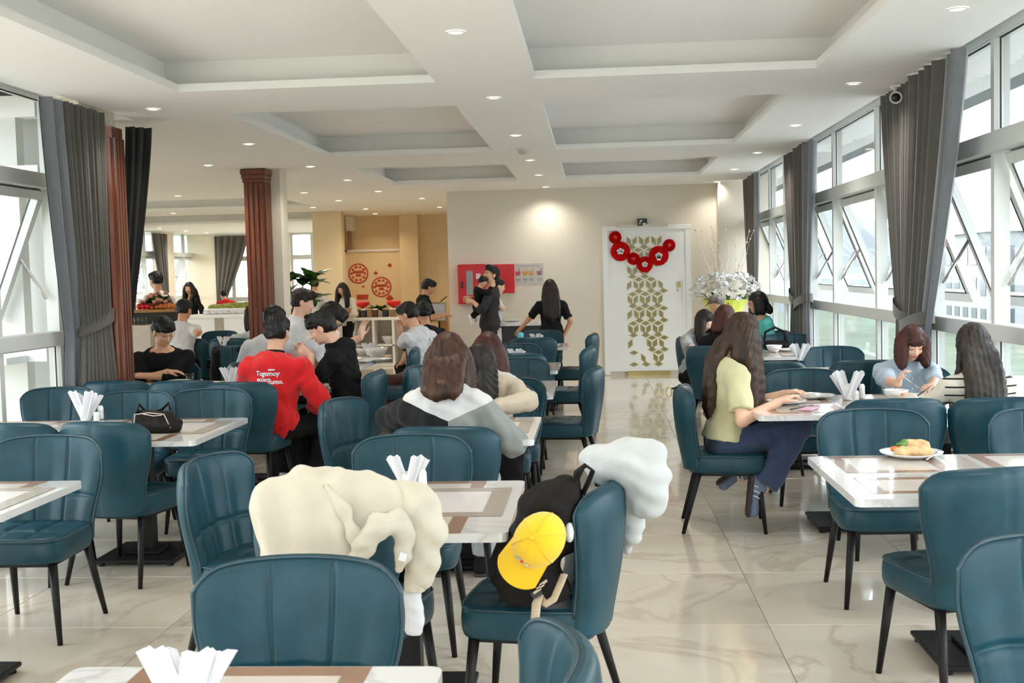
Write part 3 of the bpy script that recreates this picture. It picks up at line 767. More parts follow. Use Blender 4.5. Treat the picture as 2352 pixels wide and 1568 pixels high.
# ---------------------------------------------------------------- people
def skin(name, c): M_[name] = mat(name, c, .48, spec=.4, noise=.07, nscale=14, bump=.03, bscale=300); return name
skin('skin_light', srgb(226, 182, 156)); skin('skin_tan', srgb(205, 150, 115)); skin('skin_mid', srgb(214, 165, 135))
def hairm(name, c, c2): M_[name] = mat(name, c, .50, spec=.35, col2=c2, nscale=34, stretch=(1, 1, .10), detail=4, bump=.5, bscale=90); return name  # lighter streaks along the strands paint in the highlights
hairm('hair_black', (0.0074, 0.0056, 0.005), (0.0025, 0.0019, 0.0019)); hairm('hair_dark', (0.0198, 0.0112, 0.0074), (0.005, 0.0031, 0.0025))
hairm('hair_brown', (0.0651, 0.0236, 0.0112), (0.0186, 0.0068, 0.0037)); hairm('hair_auburn', (0.0806, 0.0174, 0.0099), (0.0217, 0.0062, 0.0043))
hairm('hair_chestnut', (0.0581, 0.0288, 0.0139), (0.0163, 0.0074, 0.0037)); hairm('hair_grey', (.22, .19, .16), (.12, .10, .085)); hairm('hair_ash', (0.0395, 0.0288, 0.0195), (0.0093, 0.0065, 0.0046))
def cloth(name, c, **k): M_['c_'+name] = mat('cloth_'+name, c, k.pop('rough', .85), sheen=.15 if max(c) > .1 else 0, bump=.2, bscale=350, noise=.08, nscale=10, spec=.25 if max(c) > .1 else .12, **k); return 'c_'+name
for nm, c in dict(black=(.010, .010, .011), charcoal=(.035, .034, .034), white=(.60, .61, .635), red=(.62, .012, .015), cream=(.58, .50, .39), yellow=(.60, .57, .34), jeans=(.035, .055, .11),
                  grey=(.33, .35, .35), lightgrey=(.5, .51, .52), teal=(.10, .52, .48), blue=(.40, .50, .59), offwhite=(.60, .575, .53), brown=(.12, .05, .03), palegreen=(.55, .60, .58), olive=(.30, .30, .25)).items(): cloth(nm, c)
M_['eyewhite'] = mat('eye_white', (.75, .73, .7), .2, noise=.03); M_['iris'] = mat('dark_iris', (.012, .008, .006), .1, noise=.2)
M_['lip'] = mat('lips', (.48, .10, .10), .4, noise=.1); M_['liptan'] = mat('pale_lips', (.45, .19, .15), .4, noise=.1)
M_['sole'] = mat('rubber_sole', (.03, .022, .02), .6, noise=.2); M_['white_shoe'] = mat('white_shoe_leather', (.75, .74, .72), .5, noise=.06); M_['blue_shoe'] = mat('blue_suede', (.13, .17, .25), .8, noise=.1)

def head_frame(yaw, pitch, roll): return rotz(yaw) @ rotx(pitch) @ roty(roll)
def foot_dir(p, sd):
    d = nrm((p.get('footdir') or {}).get(sd, V3(sd*.12, 1, 0))); u = np.array((p.get('footup') or {}).get(sd, V3(0, 0, 1)), float); return d, nrm(u-d*np.dot(u, d))
def person_head(p, k, P0, s):
    L, Sd = math.radians(p['lean']), math.radians(p['side']); sp = nrm(V3(math.sin(Sd), math.sin(L), math.cos(L)*math.cos(Sd)))
    right = rotz(math.radians(p['twist'])) @ V3(1, 0, 0); right = nrm(right-sp*np.dot(right, sp)); fwd = np.cross(sp, right); T = np.stack([right, fwd, sp], 1)
    nd = nrm(sp+fwd*math.sin(math.radians(p['neck'])))
    return P0+sp*.50*s+nd*.075*s+T @ head_frame(math.radians(p['yaw']), math.radians(p['pitch']), math.radians(p['roll'])) @ V3(0, .018, .115)*s
def person(label, rz, head, Y, pose=None, look=None, h=.012, group=None, detail=1):
    p = dict(ph=.53, lean=4, side=0, twist=0, yaw=0, pitch=-6, roll=0, neck=8, hands=None, feet=None, knees=None, elbow=None, curl=.9, stand=False, size=1.0, wid=1.0, hdir=None)
    p.update(pose or {})
    k = dict(sex='m', skin='skin_mid', hair='hair_black', style='short', shirt='c_white', sleeve='short', trousers='c_black', shoes='black', neckline=.0, hem=.05, amp=.006, bangs=False, glasses=None, eyes='open', apron=False, skirt=None, lips=None)
    k.update(look or {})
    f = k['sex'] == 'f'
    target = atY(head[0], head[1], Y); s = p['size']
    P0 = V3(0, 0, p['ph'] if not p['stand'] else .90*s)
    for _it in range(3):
        s = p['size']; hc = person_head(p, k, P0, s); dz = target[2]-hc[2]
        if p['stand']:
            p['size'] *= target[2]/hc[2]; s = p['size']; P0 = V3(0, 0, .90*s)
        else:
            P0[2] = min(max(P0[2]+dz, p['ph']-.03), p['ph']+.05); s = p['size'] = min(max(p['size']*(1+(target[2]-person_head(p, k, P0, s)[2])/.72), .88), 1.14) if p.get('fit', True) else s
    hc = person_head(p, k, P0, s); err = target[2]-hc[2]
    if abs(err) > .03: print('HEAD', label, 'z off by %.2f' % err, 'size %.2f' % s)
    o = rotz(rz) @ hc; loc = (target[0]-o[0], target[1]-o[1], 0)
    t = thing('person', label, 'person', loc, rz, group)
    def local(q): return rotz(-rz) @ (np.array(q, float)-np.array(loc))
    for kk in ('hands', 'feet', 'elbow_at'):
        if p.get(kk): p[kk] = {sd: (local(q[1]) if isinstance(q, tuple) and isinstance(q[0], str) else np.array(q, float)) for sd, q in p[kk].items()}
    if p.get('elbow_at'):
        p['elbow'] = {sd: q-(P0+V3(sd*.19, .05, .45)+(p['hands'][sd]-P0-V3(sd*.19, .05, .45))*.5) for sd, q in p['elbow_at'].items()}
    L, Sd = math.radians(p['lean']), math.radians(p['side'])
    sp = nrm(V3(math.sin(Sd), math.sin(L), math.cos(L)*math.cos(Sd)))
    tw = rotz(math.radians(p['twist'])); right = tw @ V3(1, 0, 0); right = nrm(right-sp*np.dot(right, sp)); fwd = np.cross(sp, right)
    T = np.stack([right, fwd, sp], 1)
    tl = .50*s; sh = (.165 if f else .19)*s*p['wid']
    Nk = P0+sp*tl+fwd*.0
    Sh = {sd: P0+sp*(tl-.085*s)+right*sd*sh+fwd*.0 for sd in (-1, 1)}
    nd = nrm(sp+fwd*math.sin(math.radians(p['neck'])))
    Rh = T @ head_frame(math.radians(p['yaw']), math.radians(p['pitch']), math.radians(p['roll']))
    Hc = Nk+nd*.075*s+Rh @ V3(0, .018, .115)*s
    hs = s*(.97 if f else 1.0)
    H = lambda x, y, z: Hc+Rh @ V3(x, y, z)*hs
    E = lambda c, r, kk=.015, cut=False: ell(H(*c), np.array(r)*hs, Rh, kk, cut)
    # -- torso
    w = p['wid']*s
    torso = [ell(P0+sp*.02*s+fwd*.0, V3(.165 if f else .155, .115, .12)*w, T, .05), ell(P0+sp*.17*s+fwd*.01, V3(.122 if f else .14, .092, .16)*w, T, .06),
             ell(P0+sp*.34*s+fwd*.005, V3(.145 if f else .165, .10 if not f else .09, .15)*w, T, .06), cap(Sh[-1], Sh[1], .055*s, None, .06), ell(P0+sp*.43*s-fwd*.02, V3(.12, .075, .09)*w, T, .05)]
    if f: torso += [ell(P0+sp*.33*s+fwd*.085*s+right*sd*.06*s, .052*s, None, .05) for sd in (-1, 1)]
    # -- arms
    ua, fa = .275*s, .245*s; arms = {}
    hands = p['hands'] or {}
    for sd in (-1, 1):
        tgt = hands.get(sd)
        if tgt is None: tgt = P0+right*sd*(.22*s)+V3(0, .0, 0)+fwd*(.28 if not p['stand'] else .03)+V3(0, 0, .12 if not p['stand'] else -.06*s)
        pole = (p['elbow'] or {}).get(sd, right*sd*.6-sp*.8-fwd*.35)
        el_, wr = ik(Sh[sd], tgt, ua, fa, pole); arms[sd] = (Sh[sd], el_, wr)
    # -- legs
    th, sn = .44*s, .42*s; legs = {}
    for sd in (-1, 1):
        hip = P0+V3(sd*.085*s, 0, -.02)
        if p['stand']:
            ft = (p['feet'] or {}).get(sd, V3(sd*.10*s, -.01, .085)); pole = V3(0, 1, 0)
        else:
            ft = (p['feet'] or {}).get(sd, V3(sd*.12, .40, .085)); pole = (p['knees'] or {}).get(sd, V3(sd*.1, .5, 1))
        kn, an = ik(hip, ft, th, sn, pole); legs[sd] = (hip, kn, an)
    body = list(torso)
    for sd in (-1, 1):
        a, b, c = legs[sd]
        body += [cap(a, b, .082*s, .055*s, .03), cap(b, c, .056*s, .036*s, .02), cap(c, c+foot_dir(p, sd)[0]*.09*s-foot_dir(p, sd)[1]*.045*s, .036*s, .03*s, .02)]
        a, b, c = arms[sd]
        body += [cap(a, b, .048*s, .038*s, .03), cap(b, c, .040*s, .026*s, .015)]
    # hand
    for sd in (-1, 1):
        a, b, c = arms[sd]; d = nrm(c-b)
        hd = (p['hdir'] or {}).get(sd); pn = None
        if hd is not None:
            if isinstance(hd, tuple): d, pn = nrm(hd[0]), nrm(hd[1])
            else: d = nrm(hd)
        if pn is None: pn = -np.cross(right*sd, d) if False else V3(0, 0, -1)
        pn = nrm(pn-d*np.dot(pn, d)); lat = np.cross(d, pn)*(1 if sd > 0 else -1)*-1
        z = s*(.92 if f else 1); cu = p['curl']
        body += [cap(c, c+d*.03*z, .026*z, .022*z, .012), cap(c+d*.035*z-lat*.018*z, c+d*.08*z-lat*.024*z, .017*z, .014*z, .012), cap(c+d*.035*z+lat*.016*z, c+d*.085*z+lat*.022*z, .018*z, .015*z, .012), cap(c+d*.03*z, c+d*.085*z, .018*z, .015*z, .012)]
        for i, (off, ln) in enumerate(((.031, .068), (.011, .078), (-.010, .072), (-.029, .056))):
            q = c+d*.088*z+lat*off*z; dirn = nrm(d+lat*off*3)
            for j, fr in enumerate((.45, .32, .26)):
                an = cu*(.35+.5*j)+.05*i; dd = nrm(dirn*math.cos(an)+pn*math.sin(an)); q2 = q+dd*ln*z*fr*1.05
                body.append(cap(q, q2, (.0088-.0008*j)*z, (.0080-.0008*j)*z, .004)); q = q2
        q = c+d*.03*z+lat*.022*z; q1 = q+nrm(d*.75+lat*.75+pn*.3)*.042*z; q2 = q1+nrm(d+lat*.15+pn*.45)*.032*z; q3 = q2+nrm(d-lat*.1+pn*.5)*.022*z
        body += [cap(q, q1, .014*z, .0105*z, .01), cap(q1, q2, .0105*z, .009*z, .004), cap(q2, q3, .009*z, .0075*z, .004)]
    # neck and head
    nr = .048 if f else .056
    body += [cap(Nk-nd*.04*s, H(0, -.015, -.045), nr*s*1.08, nr*s, .03)]
    hd = [E((0, -.014, .032), (.076, .094, .083)), E((0, .020, -.022), (.064, .072, .080), .03), E((0, .036, -.078), (.044 if f else .05, .044, .034), .03), E((0, .070, -.098), (.017, .015, .014), .02)]
    if detail:
        hd += [cap(H(0, .086, .006), H(0, .107, -.036), .0075*hs, .0115*hs, .012), cap(H(-.012, .092, -.040), H(.012, .092, -.040), .009*hs, .009*hs, .008),
               cap(H(-.038, .074, .020), H(.038, .074, .020), .011*hs, .011*hs, .015)]
        for sd in (-1, 1):
            hd += [E((sd*.036, .066, -.034), (.024, .020, .020), .02), E((sd*.032, .099, .000), (.017, .014, .0105), .008, True), E((sd*.079, -.008, -.016), (.011, .022, .033), .008)]
        hd += [cap(H(-.018, .086, -.064), H(.018, .086, -.064), .0065*hs, None, .006), cap(H(-.014, .086, -.073), H(.014, .086, -.073), .0075*hs, None, .006)]
    body += hd
    fine = None
    if detail > 1: fine = (Hc-.125, Hc+.125, .0052)
    soft('body', body, h, k['skin'], t, fine=fine)
    # -- face details
    if detail:
        e = MB(); 
        if k['eyes'] == 'open':
            for sd in (-1, 1): e.ball(H(sd*.032, .080, .000), np.array((.014, .010, .0088))*hs, R=Rh)
            e.cur = 1
            for sd in (-1, 1): e.ball(H(sd*.032, .0865, .000), np.array((.0062, .0045, .0068))*hs, 8, 4, R=Rh)
            for sd in (-1, 1): e.tube([H(sd*x, .089-.25*abs(x-.032), .0075-.18*abs(x-.031)) for x in (.017, .024, .032, .040, .047)], .0022*hs, 5)
        else:
            e.cur = 1
            for sd in (-1, 1): e.tube([H(sd*x, .0895-.3*abs(x-.031), -.0065+8*(x-.032)**2) for x in (.017, .022, .027, .032, .037, .042, .047)], .0026*hs, 5)
        e.obj('eyes', ['eyewhite', 'iris'], t, True)
        e = MB()
        for sd in (-1, 1): e.tube([H(sd*x, .0865-.45*abs(x-.03)*(x > .03)-.002, .022-.2*(x-.034)**2*60) for x in (.014, .022, .032, .042, .050)], [.002*hs, .0036*hs, .0036*hs, .003*hs, .0015*hs], 5, flat=.6)
        e.obj('eyebrows', k['hair'], t, True)
        e = MB(); e.tube([H(x, .0925-6*x*x, -.0645+.15*abs(x)-.12*abs(x)) for x in (-.022, -.012, -.004, 0, .004, .012, .022)], [.002*hs, .005*hs, .006*hs, .0052*hs, .006*hs, .005*hs, .002*hs], 7, flat=.7)
        e.tube([H(x, .0925-6*x*x, -.0725+5*x*x) for x in (-.020, -.010, 0, .010, .020)], [.002*hs, .0062*hs, .007*hs, .0062*hs, .002*hs], 7, flat=.8)
        e.obj('lips', k['lips'] or ('lip' if f else 'liptan'), t, True)
        if k['glasses']:
            g = MB()
            for sd in (-1, 1):
                g.tube([H(sd*.034+.023*math.cos(a), .098-.1*abs(sd*.034+.023*math.cos(a)-sd*.02), .000+.018*math.sin(a)) for a in np.linspace(0, 2*PI, 17)], .0016*hs, 5)
                g.tube([H(sd*.058, .094, .006), H(sd*.076, .05, .004), H(sd*.081, -.005, .0)], .0016*hs, 5)
            g.tube([H(-.011, .099, .004), H(0, .101, .006), H(.011, .099, .004)], .0016*hs, 5)
            g.obj('glasses', k['glasses'], t, True)
    # -- upper garment
    a_ = .03 if k['sleeve'] == 'jacket' else .014 if k['hem'] > .03 else .021
    G = [(q[0], q[1], q[2], q[3]+a_, q[4]+a_, q[5], q[6]) if q[0] == 'c' else (q[0], q[1], q[2]+a_, q[3], q[4]) for q in torso]
    if k.get('collar'): G.append(cap(Nk-nd*.03*s, Nk+nd*.035*s, nr*s+.03, nr*s+.022, .02, True))
    else: G.append(clip(Nk-sp*(.005+k['neckline'])*s+nd*.012, nrm(sp+fwd*(.35+k['neckline']*4))))
    G.append(clip(P0+sp*(-k['hem'])*s, -sp))
    sl = k['sleeve']
    for sd in (-1, 1):
        a, b, c = arms[sd]; a_s = a_+.002
        if sl == 'short': G.append(cap(a, a+(b-a)*.78, .05*s+a_s, .047*s+a_s, .03, True))
        elif sl == 'none': pass
        elif sl == 'elbow': G += [cap(a, b, .05*s+a_s, .045*s+a_s, .03), cap(b, b+(c-b)*.25, .045*s+a_s, .04*s+a_s, .01, True)]
        else: G += [cap(a, b, .05*s+a_s, .042*s+a_s, .03), cap(b, b+(c-b)*.97, .044*s+a_s, .032*s+a_s*.8, .02, True)]
    shirt = soft('shirt' if sl != 'jacket' else 'jacket', G, h*1.05, k['shirt'], t, k['amp'], 36, seed=len(label))
    # -- lower garment
    B = 'trousers'; a_ = .012 if k['hem'] > .03 else .008
    G = [(torso[0][0], torso[0][1], torso[0][2]+a_, torso[0][3], .05), (torso[1][0], torso[1][1], torso[1][2]+a_*.5, torso[1][3], .05), clip(P0+sp*(.10+k['hem']*.3 if k['hem'] > .03 else .035-k['hem'])*s, sp)]
    if k['skirt']:
        kn = (legs[-1][1]+legs[1][1])/2; ml = k['skirt']
        for sd in (-1, 1):
            a, b, c = legs[sd]; G.append(cap(a, b, .11*s, .09*s, .06, ml < 1))
            if ml >= 1: G.append(cap(b, b+(c-b)*(ml-1), .09*s, .10*s, .06, True))
        B = 'skirt'
    else:
        wl = k.get('leg', .02)
        for sd in (-1, 1):
            a, b, c = legs[sd]; a_ = .012; G += [cap(a, b, .082*s+a_, .058*s+a_, .03), cap(b, b+(c-b)*.96, .058*s+a_, .040*s+wl, .02, True)]
    soft(B, G, h*1.1, k['trousers'], t, .006, 34, seed=7+len(label))
    # -- shoes
    if k['shoes']:
        for sd in (-1, 1):
            a, b, c = legs[sd]; sd_ = nrm(c-b)
            dirf, upf = foot_dir(p, sd)
            base = c-upf*.045*s
            heel, toe = base-dirf*.045*s, base+dirf*.155*s
            G = [cap(heel, toe, .040*s, .036*s, .02), cap(base+upf*.02, base+upf*.06*s, .046*s, .045*s, .03, True), clip(base-upf*.03*s, -upf)]
            sm = {'black': 'c_black', 'white': 'white_shoe', 'blue': 'blue_shoe'}[k['shoes']]
            so = soft('shoe', G, max(h*.7, .008), sm, t)
            G = [cap(heel-upf*.018*s, toe-upf*.018*s, .043*s, .039*s, .02), clip(base-upf*.042*s, -upf), clip(base-upf*.022*s, upf)]
            so2 = soft('sole', G, max(h*.6, .006), 'sole' if k['shoes'] != 'white' else 'white_shoe', so)
            if k['shoes'] == 'blue':
                lat = np.cross(dirf, upf); mb = MB()
                for q in (-.01, .02, .05):
                    for o in (-1, 1): mb.tube([base+dirf*(q+.02)*s+lat*o*.036*s+upf*.03*s, base+dirf*(q+.005)*s+lat*o*.044*s, base+dirf*q*s+lat*o*.043*s-upf*.02*s], .006*s, 6, flat=.5)
                mb.obj('stripe', 'white', so, True)
    # -- hair
    make_hair(t, k, H, E, Rh, Hc, hs, p, T, Nk, fwd, right, sp, h, s)
    return t, dict(shirt=shirt, loc=np.array(loc), rz=rz, H=H, Rh=Rh, P0=P0, arms=arms, legs=legs, Nk=Nk, T=T, Hc=Hc, s=s)
def strands(name, G, h, mt, parent, Hc, Rh, amp, n=24, tous=0):
    V, Q = sdf_surface(G, h)
    q = (V-Hc) @ Rh; N = vnormals(V, Q); th = np.arctan2(q[:, 0], -q[:, 1]+.02); z = q[:, 2]; y = q[:, 1]
    f = np.sin(n*th+2.0*np.sin(z*4)+2*y)+.7*np.sin(n*1.9*th+2*np.sin(z*5+1)+1)+.5*np.sin(n*3.1*th+1.5*np.sin(z*6)+2)
    f += tous*(np.sin(60*q[:, 0]+40*y+3*np.sin(50*z))+np.sin(75*z+50*y))
    return link(name, np_mesh(name, V+N*(f*amp)[:, None], Q, mt), parent)
def make_hair(t, k, H, E, Rh, Hc, hs, p, T, Nk, fwd, right, sp, h, s):
    st = k['style']; hh = min(h, .010); r = np.random.default_rng(len(k['hair'])+int(abs(Hc[2])*1e4) % 97)
    G = [E((0, -.018, .040), (.086, .103, .088), .02), E((0, -.05, -.01), (.079, .068, .085), .03)]
    if st == 'short':
        G += [E((0, .05, .085), (.066, .052, .038), .03), E((0, -.06, .02), (.075, .055, .09), .03)]
        G += [E((0, .105, -.058), (.085, .075, .098), .012, True), E((0, -.005, -.115), (.12, .13, .058), .02, True)]
        for sd in (-1, 1): G.append(E((sd*.086, .0, -.03), (.02, .026, .03), .006, True))
        if k['bangs']: G += [E((0, .074, .056), (.068, .028, .034), .02)]
        strands('hair', G, min(hh, .0085), k['hair'], t, Hc, Rh, .0022, 22, 1.0); return
    if st == 'bun':
        G += [E((0, .105, -.05), (.085, .07, .095), .012, True), E((0, -.0, -.115), (.12, .13, .05), .02, True), E((0, -.125, .05), (.042, .045, .042), .015)]
        strands('hair', G, hh, k['hair'], t, Hc, Rh, .0016, 24, .2); return
    ln = k.get('length', .3); side = k.get('split', 0)
    # long hair: crown plus locks falling from the sides and back
    G += [E((sd*.062, .012, -.03), (.030, .052, .085), .03) for sd in (-1, 1)]
    if k['bangs']: G += [E((0, .078, .052), (.062, .024, .036), .02)]
    G += [E((0, .112, -.055), (.062 if not k['bangs'] else .058, .062, .098 if not k['bangs'] else .082), .012, True)]
    locks = MB(); n = k.get('locks', 26)
    down = V3(0, 0, -1)
    a0, a1 = k.get('span', (-1.98, 1.98))            # angles round the head, 0 = nape
    back = k.get('backoff', .0)
    for i in range(n):
        a = a0+(a1-a0)*(i+.5)/n+r.normal()*.03
        st_ = H(.078*math.sin(a), -.025-.088*math.cos(a)*1.0+.02, .01+.02*r.random())
        l = ln*(1-.12*abs(math.sin(a*1.3)))*(.93+.12*r.random())
        out = Rh @ V3(math.sin(a), -math.cos(a), 0)
        pts = [st_]; pos = st_.copy(); nseg = 9
        shx = k.get('tilt', V3(0, 0, 0))
        for j in range(1, nseg+1):
            tt = j/nseg
            dirn = nrm(down+out*(.30*math.exp(-3*tt)+.02)+shx*tt+V3(r.normal(), r.normal(), 0)*.035+right*k.get('wave', .0)*math.sin(tt*9+i*.7))
            # hang over the shoulders and back, not through them
            pos = pos+dirn*l/nseg
            q = T.T @ (pos-(Nk-sp*.02))
            if .02 <= q[2] < .16 and q[1] < 0 and abs(q[0]) < .09:
                need = (.135 if k['sleeve'] == 'jacket' else .105)*s*(1-(q[2]-.02)/.35)
                if -q[1] < need: pos = pos+T @ V3(0, -(need+q[1]), 0)*.8
            if q[2] < .02 and back is not None:
                lim = .105*s*k.get('body', 1.0)+.02+(.035 if k['sleeve'] == 'jacket' else 0)
                x_ = min(1, abs(q[0])/(.23*s)); need = lim*math.sqrt(max(0, 1-x_**2))
                if q[1] < 0 and -q[1] < need: pos = pos+T @ V3(0, -(need+q[1]), 0)*.75
                elif q[1] >= 0 and q[1] < need*.95: pos = pos+T @ V3(0, need*.95-q[1], 0)*.75
            pts.append(pos.copy())
        w0 = k.get('lockw', .024)
        rs = [w0*.8]+[w0*(1.0-.35*(j/nseg)**2) for j in range(1, nseg)]+[.005]
        G += chain(pts, rs, .022)
        if i % 1 == 0:
            o2 = out*w0*.55; locks.tube([q+o2 for q in pts], [w0*.22*(1-.7*(j/nseg)**3) for j in range(nseg+1)], 6)
    o = strands('hair', G, min(hh, .009), k['hair'], t, Hc, Rh, .0019, 32)
    locks.obj('hair_locks', k['hair'], o, True)
# ---------------------------------------------------------------- the people
def wp(x, y, z): return ('w', at(x, y, z))
def wy(x, y, Y): return ('w', atY(x, y, Y))
D2 = math.radians
def panel_mat(name, fn):
    """cloth whose colour is laid out in the garment's own coordinates; fn(nodes, links, x, y, z sockets) returns a colour socket"""
    mm = mat(name, (.7, .7, .7), .85, sheen=.03, bump=.2, bscale=350, spec=.25); n = mm.node_tree.nodes; l = mm.node_tree.links
    tx = n.new('ShaderNodeTexCoord'); sp_ = n.new('ShaderNodeSeparateXYZ'); l.new(tx.outputs['Object'], sp_.inputs[0])
    l.new(fn(n, l, sp_.outputs[0], sp_.outputs[1], sp_.outputs[2]), n['Principled BSDF'].inputs['Base Color']); M_[name] = mm; return name
def mth(n, l, op, a, b=None):
    q = n.new('ShaderNodeMath'); q.operation = op
    for i, v in enumerate((a, b)):
        if v is None: continue
        if isinstance(v, (int, float)): q.inputs[i].default_value = v
        else: l.new(v, q.inputs[i])
    return q.outputs[0]
def mixc(n, l, f, c0, c1):
    q = n.new('ShaderNodeMixRGB'); l.new(f, q.inputs[0])
    for i, c in ((1, c0), (2, c1)):
        if isinstance(c, tuple): q.inputs[i].default_value = (*c, 1)
        else: l.new(c, q.inputs[i])
    return q.outputs[0]
def jk(n, l, x, y, z):
    v = mth(n, l, 'GREATER_THAN', mth(n, l, 'SUBTRACT', z, mth(n, l, 'MULTIPLY', mth(n, l, 'ABSOLUTE', mth(n, l, 'SUBTRACT', x, .03)), .42)), JZ)
    g = mth(n, l, 'GREATER_THAN', x, .03)
    return mixc(n, l, v, mixc(n, l, g, (.012, .012, .013), (.24, .255, .245)), (.58, .575, .57))
JZ = .875
panel_mat('panelled_jacket', jk)
def st(n, l, x, y, z):
    w_ = mth(n, l, 'GREATER_THAN', mth(n, l, 'FRACT', mth(n, l, 'MULTIPLY', z, 22)), .80)
    i_ = mth(n, l, 'LESS_THAN', mth(n, l, 'ABSOLUTE', mth(n, l, 'ADD', x, 0.0)), .205)
    return mixc(n, l, mth(n, l, 'MULTIPLY', w_, i_), (.60, .56, .48), (.012, .012, .014))
panel_mat('striped_knit', st)
def on_cloth(mb_or_me, name, info, mt, P, normal, up=(0, 0, 1), parent=None):
    """lay a flat print on the garment: the flat shape sits at P and is shrink-wrapped to the cloth"""
    me = mb_or_me.mesh(name, mt) if isinstance(mb_or_me, MB) else mb_or_me
    o = link(name, me, parent or info['shirt']); n_ = nrm(normal); x = nrm(np.cross(up, n_)); y = np.cross(n_, x)
    R = Matrix(((x[0], y[0], n_[0], P[0]), (x[1], y[1], n_[1], P[1]), (x[2], y[2], n_[2], P[2]), (0, 0, 0, 1))); o.matrix_local = R
    md = o.modifiers.new('wrap', 'SHRINKWRAP'); md.target = info['shirt']; md.wrap_method = 'PROJECT'; md.use_project_z = True; md.use_negative_direction = True; md.use_positive_direction = True; md.offset = .004
    return o
def text_mesh(body, size, mt, shear=0, spacing=1.0, bold=.0):
    c = bpy.data.curves.new('lettering', 'FONT'); c.body = body; c.size = size; c.align_x = 'CENTER'; c.align_y = 'CENTER'; c.shear = shear; c.space_character = spacing; c.offset = bold; c.resolution_u = 2
    o = bpy.data.objects.new('lettering', c); COL.objects.link(o); dg = bpy.context.evaluated_depsgraph_get(); dg.update()
    me = bpy.data.meshes.new_from_object(o.evaluated_get(dg)); bpy.data.objects.remove(o); me.materials.clear(); me.materials.append(M_[mt]); return me
PL = 'person '
# --- centre, nearest
_, I21 = person('woman with brown wavy hair, back to us, in a white, black and grey panelled jacket', D2(-3), (1030, 818), 5.98, dict(lean=14, ph=.55, hands={-1: V3(-.12, .42, .79), 1: V3(.12, .36, .80)}, wid=.96, pitch=-3, neck=10, elbow_at={-1: wp(905, 985, .76), 1: wp(1182, 1010, .74)}),
    dict(sex='f', hair='hair_brown', style='long', length=.29, wave=.08, shirt='panelled_jacket', sleeve='jacket', amp=.012, neckline=-.03, trousers='c_grey', hem=.12, lockw=.030, locks=30, span=(-2.5, 2.5)), .009)
_, I22 = person('girl with dark hair bowing over her table, elbow in a cream sleeve', D2(180), (1098, 838), 7.05, dict(wid=.9, lean=30, pitch=-32, yaw=-48, neck=20, hands={-1: wp(1120, 935, .80), 1: wp(1085, 930, .80)}, elbow_at={-1: wp(1216, 945, .80)}),
    dict(sex='f', hair='hair_dark', style='long', length=.27, shirt='c_cream', sleeve='long', trousers='c_black', lockw=.024), .009, detail=1)
_, I23 = person('woman with long red brown hair in a white top, reaching across the table behind', D2(-12), (1122, 805), 7.82, dict(lean=22, pitch=-20, neck=18, hands={1: wp(1192, 865, .80), -1: V3(-.2, .4, .8)}),
    dict(sex='f', hair='hair_auburn', style='long', length=.36, shirt='c_offwhite', sleeve='long', trousers='c_black', lockw=.026, wave=.08, locks=28), .010)
# --- red jacket table
_, I7 = person('boy in a red jacket with white lettering, back to us', D2(-10), (638, 762), 8.6, dict(lean=7, pitch=-8, wid=1.02, ph=.54, hands={1: wp(722, 935, .62), -1: V3(-.22, .42, .79)}, elbow={1: V3(.8, -.5, -.3), -1: V3(-.6, -.2, -.8)}, feet={1: V3(.19, .30, .085), -1: V3(-.12, .42, .085)}),
    dict(hair='hair_black', style='short', shirt='c_red', sleeve='jacket', amp=.010, trousers='c_black', hem=.20, shoes='white', skin='skin_mid', neckline=-.02), .009)
b = MB(); 
s = I7['s']; Bc = I7['Nk']
soft('collar', [cap(I7['Nk']-V3(0, 0, .035), I7['Nk']+V3(0, .015, .045), .078, .068, .02, True), clip(I7['Nk']-V3(0, 0, .03), (0, 0, -1))], .008, 'c_black', I7['shirt'])
for j, (tx_, sz, sh_, dx, dz) in enumerate((('Togomoy', .050, .2, 0, -.115), ('eccecn', .044, .15, -.03, -.158), ('cumo.', .046, .1, .065, -.175), ('woow', .020, .2, .04, -.085))):
    on_cloth(text_mesh(tx_, sz, 'paper', sh_, .95, .0012), 'lettering', I7, 'paper', Bc+V3(dx*1, -.2, dz), (0, -1, 0))
mb = MB(); mb.box((0, 0, 0), (.20, .004, .001)); on_cloth(mb, 'underline', I7, 'paper', Bc+V3(-.02, -.2, -.19), (0, -1, 0))
_, I8 = person('man in a black hoodie in profile, eating with his hands at his mouth', D2(88), (738, 752), 9.0, dict(lean=14, pitch=-14, neck=34, wid=1.05, hands={-1: wy(716, 818, 8.86), 1: wy(712, 812, 9.05)}, elbow_at={-1: wy(768, 852, 8.75), 1: wy(770, 850, 9.2)}, curl=1.3, hdir={-1: (V3(.1, .85, .55), V3(.8, .1, .3)), 1: (V3(-.1, .85, .55), V3(-.8, .1, .3))}),
    dict(hair='hair_black', style='short', bangs=True, shirt='c_black', sleeve='elbow', trousers='c_black', skin='skin_light', hem=.12, amp=.010), .0085, detail=2)
soft('hood', [ell(I8['Nk']+I8['T'] @ V3(0, -.055, -.02), (.12, .085, .075), I8['T'], .04), cap(I8['Nk']-V3(0, .0, .03), I8['Nk']+V3(0, .01, .03), .09, .085, .03, True)], .010, 'c_black', I8['shirt'], .006)
